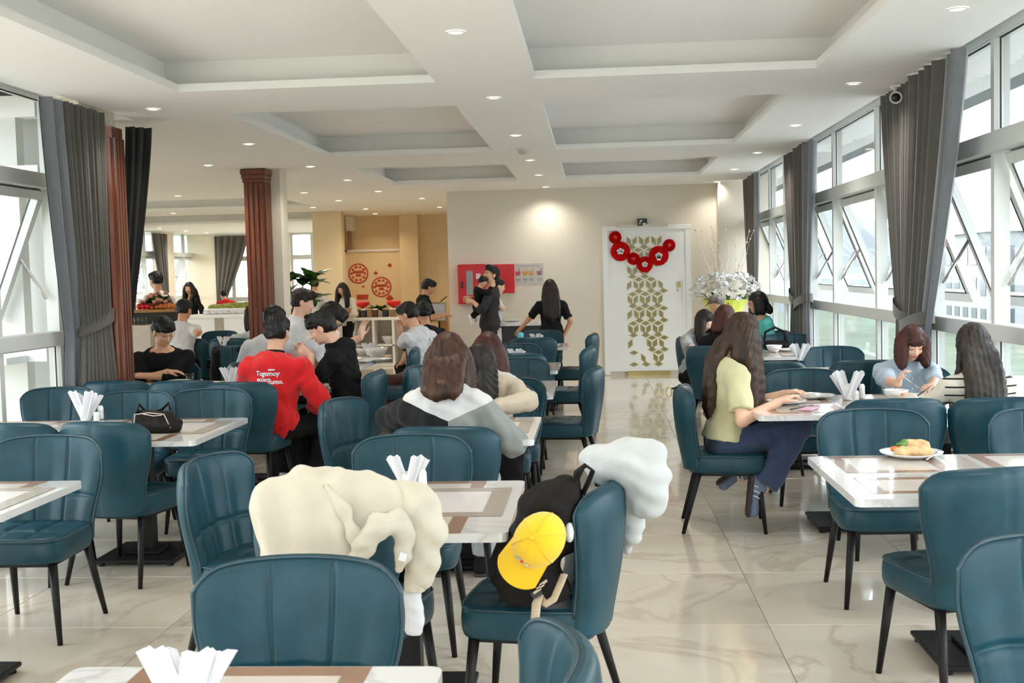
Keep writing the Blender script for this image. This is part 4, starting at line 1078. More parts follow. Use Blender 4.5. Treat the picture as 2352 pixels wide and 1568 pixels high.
_, I1 = person('man in a black sweater with glasses, arms folded, looking down to the side', D2(184), (376, 760), 10.05, dict(lean=8, pitch=-20, yaw=40, wid=1.12, roll=-4, hands={1: V3(-.10, .30, .82), -1: V3(.12, .35, .80)}, elbow={1: V3(1, .1, -.5), -1: V3(-1, .1, -.5)}, curl=.6, hdir={1: V3(-1, .05, .05), -1: V3(1, .05, .0)}),
    dict(hair='hair_black', style='short', bangs=True, shirt='c_black', sleeve='elbow', trousers='c_black', skin='skin_mid', glasses='brown', eyes='down'), .0085, detail=2)
_, I9 = person('man in a white shirt half hidden behind the boy in red', D2(-20), (630, 734), 10.5, dict(lean=14, pitch=-12, wid=1.05, hands={1: wp(700, 800, .95)}), dict(shirt='c_white', sleeve='elbow', hair='hair_black'), .011)
_, I10 = person('young man in a white shirt in profile before the potted plant, ear showing', D2(-80), (697, 692), 12.7, dict(lean=8, pitch=-8), dict(shirt='c_white', sleeve='short', hair='hair_dark', style='short', skin='skin_light', collar=True), .011)
_, I11 = person('boy in a white shirt with dark glasses, bending right over the white bowls', D2(-80), (762, 730), 10.5, dict(lean=20, pitch=-22, neck=20, yaw=-8, hands={1: wp(800, 800, .84), -1: wy(828, 775, 11.0)}, curl=.5, hdir={-1: (V3(-.1, .2, 1), V3(.5, .6, 0))}), dict(shirt='c_white', sleeve='short', hair='hair_black', bangs=True, glasses='black', skin='skin_light', eyes='down'), .0095, detail=2)
_, I15 = person('man in a white tee with dark print on its back, hand at his mouth', D2(62), (936, 722), 12.1, dict(lean=16, pitch=-10, neck=16, yaw=10, wid=1.08, hands={-1: wy(918, 752, 11.95), 1: wp(900, 790, .85)}, elbow_at={-1: wp(914, 808, .78)}), dict(shirt='c_white', sleeve='short', trousers='c_brown', hair='hair_black', amp=.009), .010)
for j, (tx_, dz) in enumerate((('K U', -.14), ('L O R I', -.185), ('J A K', -.23))):
    on_cloth(text_mesh(tx_, .05, 'c_charcoal', .1, 1.1), 'lettering', I15, 'c_charcoal', I15['Nk']+I15['T'] @ V3(.06, -.2, dz), I15['T'] @ V3(.1, -1, 0))
_, I16 = person('man in black with dark hair sitting behind the white tee', D2(42), (971, 716), 13.7, dict(lean=8), dict(shirt='c_black', sleeve='short', hair='hair_black', skin='skin_tan'), .012)
_, I2 = person('man in a plain white tee seen from behind beyond the black sweater', D2(-18), (424, 710), 14.6, dict(lean=6, pitch=-10, wid=1.12, hands={1: wp(468, 765, 1.0)}), dict(shirt='c_white', sleeve='short', hair='hair_black', skin='skin_tan'), .012)
_, I6 = person('woman with dark hair sitting half behind the middle pilaster', D2(80), (578, 722), 14.7, dict(lean=10, hands={-1: wp(527, 776, .85)}), dict(sex='f', hair='hair_dark', style='long', length=.25, shirt='c_palegreen', sleeve='long'), .013)
# --- left wing
_, I3 = person('waiter with a dark apron strap over a white shirt, standing at the fruit stand', D2(62), (357, 643), 17.0, dict(stand=True, lean=3, pitch=-8), dict(shirt='c_offwhite', sleeve='short', hair='hair_black', skin='skin_mid'), .013)
ap = MB(); T3 = I3['T']; N3 = I3['Nk']
for sd in (-1, 1):
    ap.tube([N3+T3 @ V3(sd*.09, -.13, -.30), N3+T3 @ V3(sd*.10, -.135, -.12), N3+T3 @ V3(sd*.095, -.06, .01), N3+T3 @ V3(sd*.09, .08, -.06), N3+T3 @ V3(sd*.08, .13, -.2)], .016, 6, flat=.35)
ap.obj('apron_strap', 'c_black', I3['shirt'], True)
_, I4 = person('woman in a black suit with long dark hair, standing in the far left wing', D2(150), (434, 661), 22.0, dict(stand=True, yaw=25), dict(sex='f', hair='hair_dark', style='long', length=.34, shirt='c_black', sleeve='long', trousers='c_black', neckline=.03), .014)
_, I5 = person('man in a bright red shirt bending over the far buffet table', D2(40), (513, 677), 26.5, dict(stand=True, lean=22, neck=10), dict(shirt='c_red', sleeve='short', hair='hair_black'), .016, detail=0)
_, I13 = person('woman with long black hair in white, standing behind the buffet shelf', D2(172), (786, 663), 20.3, dict(stand=True, pitch=-16, yaw=-12, hands={1: V3(.16, .30, .98), -1: V3(-.12, .32, .98)}), dict(sex='f', hair='hair_black', style='long', length=.40, shirt='c_offwhite', sleeve='long', skin='skin_tan', lockw=.030), .012)
_, I14 = person('dark haired person mostly hidden behind the big potted plant', D2(10), (722, 652), 21.4, dict(stand=True), dict(shirt='c_white', hair='hair_black'), .016, detail=0)
_, I17 = person('man in a black polo shirt standing in profile by the framed stand', D2(-68), (985, 659), 17.2, dict(stand=True, pitch=-22, neck=14, hands={1: V3(.16, .30, 1.0), -1: V3(-.14, .32, 1.0)}), dict(shirt='c_black', sleeve='short', hair='hair_black', skin='skin_tan', collar=True), .012)
_, I18 = person('man in a charcoal tee with glasses holding a small child', D2(92), (1127, 630), 15.9, dict(stand=True, yaw=38, pitch=12, wid=1.12, lean=-3, hands={-1: wy(1086, 692, 15.68), 1: wy(1082, 684, 15.85)}, elbow={-1: V3(-.8, -.5, -.6), 1: V3(.8, -.5, -.6)}, hdir={-1: (V3(.5, .8, .1), V3(.6, -.6, .1)), 1: (V3(-.5, .8, -.1), V3(-.6, -.6, .1))}), dict(shirt='c_charcoal', sleeve='elbow', hair='hair_black', skin='skin_mid', glasses='black', trousers='c_charcoal'), .0105)
_, I18b = person('small child in black with white shoes, held in the arms of the man', D2(-88), (1110, 648), 15.80, dict(ph=1.18, size=.52, lean=8, fit=False, pitch=-20, hands={-1: V3(-.1, .2, 1.42), 1: V3(.1, .2, 1.42)}, feet={1: wy(1084, 728, 15.60), -1: wy(1092, 722, 15.9)}, knees={1: V3(.6, .4, .3), -1: V3(-.6, .4, .3)}, footdir={1: V3(.2, .25, -1), -1: V3(-.2, .3, -1)}, footup={1: V3(.5, 1, .3), -1: V3(0, 1, .3)}), dict(shirt='c_black', sleeve='long', trousers='c_black', shoes='white', hair='hair_black', amp=.004), .009, detail=0)
_, I19 = person('woman in a white blouse with tied dark hair at the serving station', D2(-80), (1146, 656), 16.6, dict(stand=True, pitch=-14, hands={1: wp(1178, 730, 1.02), -1: wp(1186, 726, 1.02)}), dict(sex='f', shirt='c_white', sleeve='long', hair='hair_black', style='bun', skin='skin_light'), .012)
_, I20 = person('woman in a black tee with long straight hair, standing with her back to us', D2(8), (1263, 660), 15.3, dict(stand=True, lean=3, hands={-1: wy(1184, 768, 15.5), 1: wy(1294, 772, 15.25)}, wid=1.02), dict(sex='f', shirt='c_black', sleeve='short', hair='hair_dark', style='long', length=.46, trousers='c_black', hem=.14, locks=24, span=(-1.3, 1.3), lockw=.022, skin='skin_tan'), .011)
# --- right
_, I24 = person('girl with very long brown hair in a pale yellow top and jeans, sitting sideways', D2(-82), (1708, 764), 7.3, dict(lean=6, pitch=-16, yaw=14, neck=12, ph=.55, hands={1: wp(1786, 924, .79), -1: wp(1800, 905, .80)}, elbow={1: V3(.3, -.7, -.7), -1: V3(-.6, -.1, -.8)},
        feet={1: wy(1752, 1118, 7.10), -1: wy(1716, 1090, 7.42)}, knees={1: V3(.05, 1, .9), -1: V3(-.05, 1, .9)}, footdir={1: V3(.0, -.12, -1), -1: V3(0, -.8, -.6)}, footup={1: V3(0, 1, -.12), -1: V3(0, .6, -.8)}),
    dict(sex='f', shirt='c_yellow', sleeve='short', hair='hair_chestnut', style='long', length=.60, trousers='c_jeans', shoes='blue', skin='skin_light', hem=-.02, locks=34, span=(-2.6, 2.0), lockw=.026, wave=.06, leg=.05), .0085, detail=1)
_, I25 = person('woman with dark hair in a grey jacket looking down at her phone', D2(-138), (1619, 735), 12.2, dict(lean=12, pitch=-24, yaw=8, neck=16, hands={1: wp(1594, 806, .80), -1: wp(1606, 808, .80)}), dict(sex='f', shirt='c_grey', sleeve='long', hair='hair_dark', style='long', length=.30, trousers='c_black', skin='skin_light', eyes='down', amp=.010), .010)
_, I26 = person('woman with brown hair in a black shirt with a white flower print, back to us', D2(-30), (1668, 728), 11.3, dict(lean=10, pitch=-12, yaw=-20), dict(sex='f', shirt='c_black', sleeve='elbow', hair='hair_auburn', style='long', length=.20, trousers='c_black'), .010)
for (dx, dz, r_) in ((.0, -.24, .030), (.0, -.34, .022)):
    mb = MB()
    for k_ in range(6):
        a = k_*PI/3; mb.add([(r_*.9*math.cos(a)+r_*.75*math.cos(q), r_*.9*math.sin(a)+r_*.75*math.sin(q), 0) for q in np.linspace(0, 2*PI, 9)[:-1]], [tuple(range(8))])
    on_cloth(mb, 'flower_print', I26, 'paper', I26['Nk']+I26['T'] @ V3(dx-.02, -.2, dz), I26['T'] @ V3(0, -1, 0))
_, I27 = person('grey haired person sitting behind the two women by the white flowers', D2(150), (1644, 700), 14.2, dict(lean=4), dict(shirt='c_olive', hair='hair_grey', style='short'), .013, detail=0)
_, I28 = person('woman in teal with red glasses, facing left in front of the white flowers', D2(100), (1739, 694), 13.3, dict(lean=6, pitch=-6), dict(sex='f', shirt='c_teal', sleeve='short', hair='hair_black', style='long', length=.17, glasses='red', skin='skin_mid'), .011)
_, I29 = person('woman with auburn bob and fringe in a pale blue shirt, eating', D2(183), (2096, 786), 7.95, dict(lean=16, pitch=-16, neck=20, yaw=2, wid=1.05, hands={1: wy(2066, 884, 7.55), -1: wp(2148, 896, .80)}, elbow_at={1: wp(2040, 910, .78), -1: wp(2175, 900, .80)}, curl=1.15, hdir={1: (V3(-.25, .35, .9), V3(-.8, .4, -.2)), -1: V3(.7, .6, 0)}),
    dict(sex='f', shirt='c_blue', sleeve='elbow', hair='hair_auburn', style='long', length=.185, bangs=True, skin='skin_light', eyes='down', lockw=.026, neckline=-.02, amp=.009, span=(-1.95, 1.95), locks=30), .008, detail=2)
_, I30 = person('woman with long ash brown hair in a black and cream striped top, back to us', D2(6), (2232, 787), 6.78, dict(lean=5, pitch=-8, yaw=12, ph=.55, hands={-1: V3(-.26, .36, .80), 1: V3(.2, .4, .8)}),
    dict(sex='f', shirt='striped_knit', sleeve='long', hair='hair_ash', style='long', length=.50, locks=26, span=(-1.35, 1.35), lockw=.017, trousers='c_black', skin='skin_light'), .009)

for I_, l_ in ((I1, 'behind the table, under the man in the black sweater'), (I8, 'under the man in the black hoodie'), (I9, 'under the man in white behind the boy in red'), (I10, 'under the young man in white before the plant'), (I11, 'under the boy with dark glasses'),
               (I16, 'under the man in black behind the white tee'), (I6, 'under the woman half behind the pilaster'), (I22, 'under the dark haired girl in cream'), (I26, 'under the woman with the white flower print'), (I27, 'under the grey haired person'), (I28, 'under the woman in teal')):
    chair_for(I_, l_)

mb = MB()
for q in range(5):
    c = I29['Nk']+I29['T'] @ V3(.0, .135+.012*math.sin(q*.6), -.07-.07*q); mb.ball(c, (.007, .004, .007), 8, 4)
mb.obj('button', 'ceramic', I29['shirt'], True)
# ---------------------------------------------------------------- things on chairs and tables
def soft_world(name, prims, h, mt, parent, **k): return soft(name, prims, h, mt, parent, **k)
# cream coat over the back of the second front chair
t = thing('coat', 'cream puffy coat with a hood draped over the chair back in the front centre', 'coat', (0, 0, 0))
Y0 = 3.52
w_ = lambda x, y, d=0: atY(x, y, Y0+d)
G = [cap(w_(640, 1150, .02), w_(870, 1145, .02), .075, .07, .05), cap(w_(655, 1210), w_(815, 1215), .082, .075, .06), cap(w_(662, 1300), w_(775, 1300), .090, .08, .06), cap(w_(670, 1400), w_(735, 1400), .09, .08, .06), cap(w_(690, 1500), w_(720, 1500), .08, .07, .06),
     cap(w_(700, 1120, .06), w_(860, 1128, .06), .055, .06, .05), cap(w_(612, 1165), w_(622, 1215), .045, .04, .04), cap(w_(725, 1130, .14), w_(860, 1150, .16), .07, .07, .05), cap(w_(800, 1110, .02), w_(905, 1175), .05, .055, .04)]
body = soft('coat_body', G, .010, cloth('cream2', (.53, .485, .395), rough=.9), t, amp=.013, freq=30, stretch=(1, 1, .45), seed=4)
G = chain([w_(748, 1115, -.04), w_(790, 1170, -.075), w_(812, 1225, -.085), w_(828, 1290, -.08)], [.012, .016, .016, .010], .035)
soft('fold', G, .009, 'c_cream2', body, .004, 60, 2)
G = chain([w_(812, 1310, -.06), w_(838, 1245, -.08), w_(872, 1205, -.08), w_(912, 1195, -.06), w_(930, 1230, -.05), w_(926, 1280, -.05), w_(918, 1305, -.05)], [.030, .034, .034, .033, .03, .024, .012], .02)
soft('hood_rim', G, .009, 'c_cream2', t, .005, 60, 3)
G = chain([w_(905, 1140, .02), w_(955, 1160), w_(978, 1210), w_(968, 1280), w_(958, 1325)], [.05, .058, .056, .050, .042], .03)
sl = soft('sleeve', G, .010, 'c_cream2', t, .008, 45, 5)
soft('cuff', [cap(w_(957, 1322), w_(952, 1356), .036, .033, .01, True)], .008, 'c_cream2', sl, .002, 90)
G = [cap(w_(945, 1370, .03), w_(948, 1440, .05), .030, .026, .02), cap(w_(950, 1390, .03), w_(962, 1452, .06), .02, .012, .02)]
soft('white_lining', G, .009, 'c_white', t, .006, 50)
mb = MB(); mb.box(w_(925, 1279, -.085), (.022, .003, .024), roty(.3)); mb.obj('label_tag', 'paper', t)
# pale puffer jacket hanging over the outside of the cap chair
t = thing('puffer_jacket', 'pale grey white puffer jacket hung over the back of the chair with the cap', 'jacket', (0, 0, 0))
w_ = lambda x, y, d=0: atY(x, y, 4.08+d)
cloth('puffer', (.50, .52, .515), rough=.6)
G = [cap(w_(1385, 1065), w_(1470, 1060), .065, .07, .05), cap(w_(1440, 1065), w_(1500, 1100), .075, .06, .05), cap(w_(1485, 1110), w_(1492, 1155), .058, .055, .04), cap(w_(1470, 1140, .05), w_(1440, 1150, .08), .06, .05, .05), cap(w_(1500, 1035), w_(1480, 1050), .04, .05, .04), cap(w_(1365, 1055, .02), w_(1400, 1075), .04, .05, .04)]
b_ = soft('jacket_body', G, .010, 'c_puffer', t, .008, 40, 8)
G = [cap(w_(1440, 1150, .10), w_(1452, 1230, .12), .045, .03, .04), cap(w_(1455, 1160, .12), w_(1440, 1262, .14), .03, .016, .03), cap(w_(1475, 1160, .1), w_(1462, 1225, .12), .03, .012, .03)]
soft('jacket_front', G, .009, 'c_puffer', t, .006, 50, 3)
G = [cap(w_(1318, 1150, -.02), w_(1322, 1300, -.02), .030, .035, .03), cap(w_(1322, 1300, -.02), w_(1305, 1370, -.05), .034, .018, .03)]
soft('jacket_sleeve', G, .009, 'c_puffer', t, .006, 50, 2)
# backpack
t = thing('backpack', 'black backpack with beige straps sitting on the chair seat under the yellow cap', 'backpack', (0, 0, 0))
w_ = lambda x, y, d=0: atY(x, y, 3.86+d)
cloth('pack', (.012, .010, .009), rough=.7)
G = [cap(w_(1200, 1290), w_(1275, 1180), .10, .085, .06), cap(w_(1190, 1340), w_(1270, 1345), .075, .06, .05), cap(w_(1225, 1160), w_(1290, 1130), .05, .055, .05), cap(w_(1295, 1130, .02), w_(1310, 1240, .02), .04, .045, .05), cap(w_(1175, 1300, .1), w_(1280, 1180, .1), .08, .07, .05)]
soft('pack_body', G, .010, 'c_pack', t, .006, 45, 2)
mb = MB(); mb.tube([w_(1310, 1130), w_(1322, 1085, -.02), w_(1345, 1068, -.02), w_(1362, 1080), w_(1350, 1110), w_(1338, 1135)], .016, 8, flat=.35); mb.tube([w_(1338, 1072, .03), w_(1325, 1100, .05), w_(1330, 1150, .05)], .015, 8, flat=.35); mb.obj('carry_handle', 'c_pack', t, True)
cloth('strap', (.50, .40, .28)); mb = MB()
mb.tube([w_(1240, 1366, -.11), w_(1232, 1385, -.14), w_(1229, 1420, -.17), w_(1231, 1460, -.2), w_(1229, 1500, -.2)], [.014, .016, .015, .006, .003], 8, flat=.25)
mb.tube([w_(1296, 1318, -.09), w_(1285, 1345, -.12), w_(1272, 1375, -.13), w_(1255, 1386, -.13), w_(1244, 1378, -.12)], .014, 8, flat=.25); mb.obj('beige_strap', 'c_strap', t, True)
mb = MB()
for q in range(3): mb.box(w_(1234+q*7, 1356-q*9, -.125), (.028, .006, .008), roty(-.6))
mb.obj('buckle', 'c_strap', t)
mb = MB(); mb.box(w_(1232, 1362, -.12), (.034, .012, .022), roty(-.5)); mb.obj('clip', 'black', t)
mb = MB(); mb.ball(w_(1308, 1222, -.06), (.018, .02, .034)); mb.obj('white_pompom', 'paper', t, True)
# yellow cap
C0 = w_(1237, 1240, -.13); Rc = np.stack([nrm(RX*.72+UX*.70), nrm(np.cross(nrm(RX*.25-UX*.35-_f*.9), nrm(RX*.72+UX*.70))), nrm(RX*.25-UX*.35-_f*.9)], 1)
ux = nrm(RX*(-.62)+UX*(-.78)); uz = nrm(-_f*.80+UX*.25+RX*(-.2)); uz = nrm(uz-ux*np.dot(ux, uz)); uy = np.cross(uz, ux)
t = thing('cap', 'yellow baseball cap resting on the black backpack', 'cap', tuple(C0))
Rc = np.stack([ux, uy, uz], 1)
g = MB(); P = np.zeros((33, 13, 3))
for i in range(33):
    a = 2*PI*i/32
    for j in range(13):
        q = j/12*PI/2; rr = math.cos(q)**.8 if j < 12 else 0
        P[i, j] = Rc @ V3(.098*rr*math.cos(a)-.01*(1-rr), .082*rr*math.sin(a), .085*math.sin(q)**1.1*(1+.03*math.sin(3*a+1)*rr)-.01)
g.grid(P); crown = g.obj('crown', 'yellow', t, True)
g = MB(); P = np.zeros((17, 7, 3)); P2 = P.copy()
for i in range(17):
    a = -1.15+2.3*i/16
    for j in range(7):
        e_ = j/6; r0 = V3(.094*math.cos(a), .080*math.sin(a), 0); r1 = V3(.085+.085*math.cos(a*1.05)**.7 if abs(a*1.05) < PI/2 else .085, .088*math.sin(a), -.012-.02*math.sin(a)**2)
        q = r0*(1-e_)+r1*e_; P[i, j] = Rc @ (q+V3(0, 0, .0)); P2[i, j] = Rc @ (q-V3(0, 0, .005))
g.grid(P); g.grid(P2[::-1]); g.obj('brim', 'yellow', t, True)
mb = MB(); mb.ball(Rc @ V3(.0, 0, .083), .007); mb.obj('top_button', 'yellow', crown, True)
mb = MB()
for k_ in range(6):
    a = k_*PI/3+.26; mb.tube([Rc @ V3(.0985*(math.cos(q)**.8)*math.cos(a)-.01*(1-math.cos(q)**.8), .0825*(math.cos(q)**.8)*math.sin(a), .0855*math.sin(q)**1.1-.009) for q in np.linspace(0, 1.5, 9)], .0016, 5)
mb.obj('seam', 'yellow', crown, True)
mb = MB(); mb.tube([Rc @ V3(.082, -.018, .036), Rc @ V3(.080, -.004, .044), Rc @ V3(.078, .008, .048)], .003, 5); mb.cur = 1; mb.ball(Rc @ V3(.082, .010, .040), (.005, .005, .005)); mb.cur = 2; mb.tube([Rc @ V3(.084, .016, .036), Rc @ V3(.080, .038, .026)], .002, 5); mb.obj('badge', ['grey', 'red', 'chrome'], crown, True)
# black handbag on the left table
P0 = at(352, 996, .752)
t = thing('handbag', 'black leather handbag with pale piping lying on the left white table', 'handbag', (P0[0], P0[1]+.05, .751))
cloth('bag', (.014, .012, .011), rough=.5)
G = [cap((-.10, 0, .04), (.09, .0, .035), .045, .04, .03), cap((-.10, .01, .10), (.07, .01, .095), .03, .028, .04), cap((.10, .02, .03), (.125, .03, .05), .035, .02, .03), clip((0, 0, .0), (0, 0, -1))]
soft('bag_body', G, .007, 'c_bag', t, .003, 60, 3)
mb = MB(); mb.tube([(-.10, -.02, .115), (-.095, .0, .165), (-.07, .02, .125), (-.02, .02, .115), (.03, .02, .13), (.07, .02, .165), (.085, .0, .13)], .010, 8, flat=.6); mb.obj('bag_handle', 'c_bag', t, True)
mb = MB(); mb.tube([(-.115, -.044, .005), (-.105, -.040, .11), (-.03, -.034, .118), (.06, -.034, .108), (.095, -.036, .03)], .003, 6); mb.tube([(-.06, -.036, .112), (0, -.036, .10), (.05, -.036, .104)], .003, 6); mb.obj('piping', 'beige', t, True)
t = thing('sunglasses', 'dark folded sunglasses lying in front of the black handbag', 'sunglasses', tuple(at(368, 994, .751)))
mb = MB()
for sx in (-1, 1): mb.tube([(sx*.034+.026*math.cos(a), .0, .022+.020*math.sin(a)) for a in np.linspace(0, 2*PI, 15)], .003, 6); mb.tube([(sx*.06, 0, .03), (sx*.062, .06, .012), (sx*.02, .11, .004)], .003, 6)
mb.tube([(-.008, 0, .028), (.008, 0, .028)], .003, 6); mb.obj('frame', 'black', t, True)
mb = MB()
for sx in (-1, 1): mb.lathe([(.0001, 0), (.025, 0)], (sx*.034, 0, .022), 14, rotx(PI/2), sy=.8)
mb.obj('lens', 'black', t)
# ---------------------------------------------------------------- napkins, shakers
def napkins(px, py, size, style, label, dep=None):
    P = at(px, py, .751) if dep is None else dep; r = random.Random(int(px*7+py)); t = thing('napkin_holder', label, 'napkins', tuple(P), r.uniform(-.2, .2))
    s = size
    if style == 'cup':
        MB().lathe([(.0, 0), (.030*s, 0), (.034*s, .004*s), (.040*s, .10*s), (.037*s, .10*s), (.030*s, .008*s), (0, .006*s)], n=16).obj('cup', 'ceramic', t, True)
    n = 6
    for k_ in range(n):
        lean = (-1 if k_ % 2 else 1)*(.36+.10*(k_//2)+r.uniform(0, .06))
        wd, ht = .052*s, (.185 if style != 'vee' else .15)*s*(1-.05*(k_//2))
        P_ = np.zeros((5, 6, 3))
        for i in range(5):
            for j in range(6):
                u, v = i/4-.5, j/5; x = u*wd*(.85+.35*v)+math.sin(lean)*v*ht*.8; z = v*ht*math.cos(lean)*(1+.06*(i % 2))+.01*s
                P_[i, j] = (x, .010*s*math.sin(u*7+k_)+(k_-n/2)*.010*s+.012*s*v*(k_-n/2), z)
        Q = P_.copy(); Q[:, :, 1] += .0025; mb = MB(); mb.grid(P_); mb.grid(Q[::-1])
        edge = [P_[i, 5] for i in range(5)]; mb.tube(edge, .0018, 4); mb.obj('napkin', 'paper', t)
    return t
N_ = 'white paper napkins '
napkins(198, 965, 1.0, 'cup', N_+'in a cup on the table by the left window')
napkins(432, 1600, 1.02, 'vee', N_+'nearest the camera at the bottom edge', at(432, 1655, .751))
napkins(938, 1132, .82, 'cup', N_+'forked in a holder on the centre table')
napkins(1948, 918, 1.0, 'cup', N_+'in a tall cup on the table of the woman in blue')
napkins(531, 886, 1.0, 'vee', N_+'folded in a fork, left of the boy in red')
napkins(848, 818, .95, 'vee', N_+'folded in a fork among the white bowls')
napkins(1186, 836, .95, 'vee', N_+'folded in a fork, second from the back of the middle row')
napkins(1232, 793, .9, 'vee', N_+'folded in a fork, farthest of the middle row')
napkins(1838, 830, 1.05, 'vee', N_+'leaning on the empty table of the right row')
napkins(516, 800, 1.0, 'vee', N_+'on the table left of the middle pilaster')
def shaker(px, py, hgt, label, mt='ceramic', r=.018):
    t = thing('shaker', label, 'shaker', tuple(at(px, py, .751)))
    MB().lathe([(0, 0), (r, 0), (r*1.05, .005), (r, hgt*.7)], n=14).obj('body', mt, t, True)
    MB().lathe([(r, hgt*.7), (r*.98, hgt*.85), (r*.6, hgt), (0, hgt)], n=14).obj('shaker_top', 'white', t, True)
shaker(222, 966, .055, 'short white shaker right of the napkins by the left window'); shaker(232, 962, .085, 'tall white shaker right of the napkins by the left window')
shaker(1966, 918, .06, 'short white shaker beside the tall napkin cup on the right'); shaker(1980, 914, .09, 'tall white shaker beside the tall napkin cup on the right')
shaker(962, 1128, .085, 'white shaker behind the coat sleeve on the centre table'); shaker(972, 1135, .10, 'tall white and lilac holder on the centre table', 'white', .016)
shaker(1846, 800, .05, 'small white shaker in front of the fifth chair of the right row'); 
# ---------------------------------------------------------------- plates, bowls, food
def plate(px, py, r, label, cat='plate', z=.751, food=None):
    t = thing('plate', label, cat, tuple(at(px, py, z)))
    MB().lathe([(0, .004), (r*.55, .004), (r*.62, .006), (r*.95, .020), (r, .024), (r*.97, .018), (r*.6, 0), (0, 0)], n=32).obj('dish', 'ceramic', t, True)
    return t
def bowl(px, py, r, label, z=.751, hgt=None):
    hgt = hgt or r*.85; t = thing('bowl', label, 'bowl', tuple(at(px, py, z)))
    MB().lathe([(0, .006), (r*.4, .006), (r*.42, 0), (r*.5, 0), (r*.52, .008), (r*.85, hgt*.5), (r, hgt), (r*.96, hgt), (r*.8, hgt*.5), (r*.4, .014), (0, .012)], n=28).obj('bowl_body', 'ceramic', t, True)
    return t
def sticks(a, b, label, mt='black', name='chopstick', cat='chopsticks'):
    t = thing(name, label, cat, tuple(a)); d = np.array(b)-np.array(a); MB().tube([(0, 0, 0), d], [.004, .0025], 6).obj('stick', mt, t, True); return t
def fork(a, b, label, mt='chrome'):
    a, b = np.array(a), np.array(b); t = thing('fork', label, 'fork', tuple(a)); d = b-a; x = nrm(np.cross(d, (0, 0, 1))); u = nrm(d)
    MB().tube([(0, 0, 0), d*.3, d*.7], [.005, .0035, .0035], 6, flat=.5).obj('handle', mt, t, True); mb = MB(); mb.tube([d*.7, d*.8], [.004, .011], 6, flat=.3)
    mb.obj('neck', mt, t, True)
    for q in (-.009, -.003, .003, .009): MB().tube([d*.78+x*q, d+x*q*1.1], [.0018, .001], 5).obj('tine', mt, t, True)
    return t
pl = plate(2093, 1048, .135, 'white plate with a mound of food on the right front table')
rr = random.Random(4)
M_['rice'] = mat('fried_food', (.72, .46, .22), .6, noise=.3, nscale=30, bump=.4, bscale=120); M_['carrot'] = mat('carrot', (.75, .22, .04), .5, noise=.2); M_['lettuce'] = mat('lettuce', (.12, .26, .03), .5, noise=.4)
def food(name, label, prims, mt, amp=.004):
    t = thing(name, label, 'food', pl.location); soft(name+'_mound', prims, .005, mt, t, amp, 90, 3); return t
food('bread_roll', 'pale golden pastry at the back of the food plate', [cap((.0, .03, .045), (.05, .02, .045), .030, .026, .02), cap((-.01, .02, .03), (.06, .01, .03), .03, .025, .02)], 'rice')
food('noodles', 'golden noodles at the front of the food plate', [cap((-.06, -.03, .025), (.07, -.04, .024), .018, .015, .02), cap((-.04, -.02, .032), (.04, -.03, .032), .02, .016, .02)], 'rice')
food('salad_leaf', 'green salad leaf on the food plate', [ell((-.04, .0, .055), (.026, .02, .014), None, .01), ell((-.028, .006, .065), (.014, .014, .010), None, .01)], 'lettuce')
food('carrot_strips', 'orange carrot strips on the food plate', [cap((-.075, .0, .035), (-.04, -.02, .04), .012, .010, .01), cap((-.06, -.03, .03), (-.02, -.03, .04), .010, .01, .01)], 'carrot')
fork(at(2128, 1055, .785), at(2160, 1034, .80), 'silver fork resting on the rim of the food plate')
def dressed(px, py, r, label, mt):
    t = plate(px, py, r, label); soft('leftovers', [ell((.0, .0, .012), (r*.5, r*.4, .012), None, .01), ell((.03, .02, .014), (r*.25, r*.2, .012), None, .01)], .007, mt, t, .003, 80); return t
dressed(1806, 926, .125, 'white plate with leftovers, nearest to the girl in yellow', 'beige'); dressed(1858, 914, .125, 'white plate with leftovers, behind the nearer plate of the girl in yellow', 'beige')
plate(1885, 914, .09, 'small white saucer right of the two leftover plates')
sticks(at(1815, 940, .757), at(1868, 930, .757), 'black chopstick lying by the pink phone')
t = thing('phone', 'pink phone lying in front of the leftover plates', 'phone', tuple(at(1858, 940, .752)), -.5); M_['pink'] = mat('pink_plastic', (.70, .38, .50), .35, noise=.1); mb = MB(); mb.box((0, 0, .005), (.075, .15, .009), ch=.002); mb.obj('phone_body', 'pink', t)
bowl(2058, 918, .075, 'white bowl in front of the woman in pale blue'); plate(2110, 915, .11, 'white plate with red food in front of the striped woman')
soft('red_food', [ell((0, 0, .016), (.06, .035, .012), None, .01), ell((.03, .01, .02), (.03, .02, .01), None, .01)], .006, 'carrot', bpy.context.scene.objects[-1] if False else None) if False else None
fork(I29['loc']+rotz(I29['rz']) @ (I29['arms'][1][2]+V3(-.01, .05, .06)), at(2112, 893, .80), 'fork held by the woman in pale blue')
sticks(at(2108, 908, .775), at(2142, 884, .83), 'dark chopstick propped on the plate of the striped woman'); sticks(at(2102, 918, .757), at(2068, 914, .757), 'pale toothpick by the white bowl', 'beige', 'toothpick', 'toothpick')
bowl(412, 884, .10, 'shallow white bowl in front of the man in the black sweater', hgt=.04)
t = thing('drinking_glass', 'small glass of dark tea right of the shallow bowl', 'glass', tuple(at(437, 880, .751))); MB().lathe([(0, .003), (.026, .003), (.032, .085), (.034, .085), (.028, 0), (0, 0)], n=18).obj('tumbler', 'drink', t, True)
M_['tea'] = mat('tea', (.10, .035, .01), .1, noise=.1); MB().lathe([(0, .005), (.025, .005), (.029, .05), (0, .05)], n=18).obj('tea', 'tea', t, True)
bowl(865, 820, .125, 'large white bowl, front of the bowls table', hgt=.10); bowl(838, 816, .10, 'white bowl behind the large white bowl', hgt=.07); bowl(812, 814, .08, 'white bowl left of the folded napkin fork')
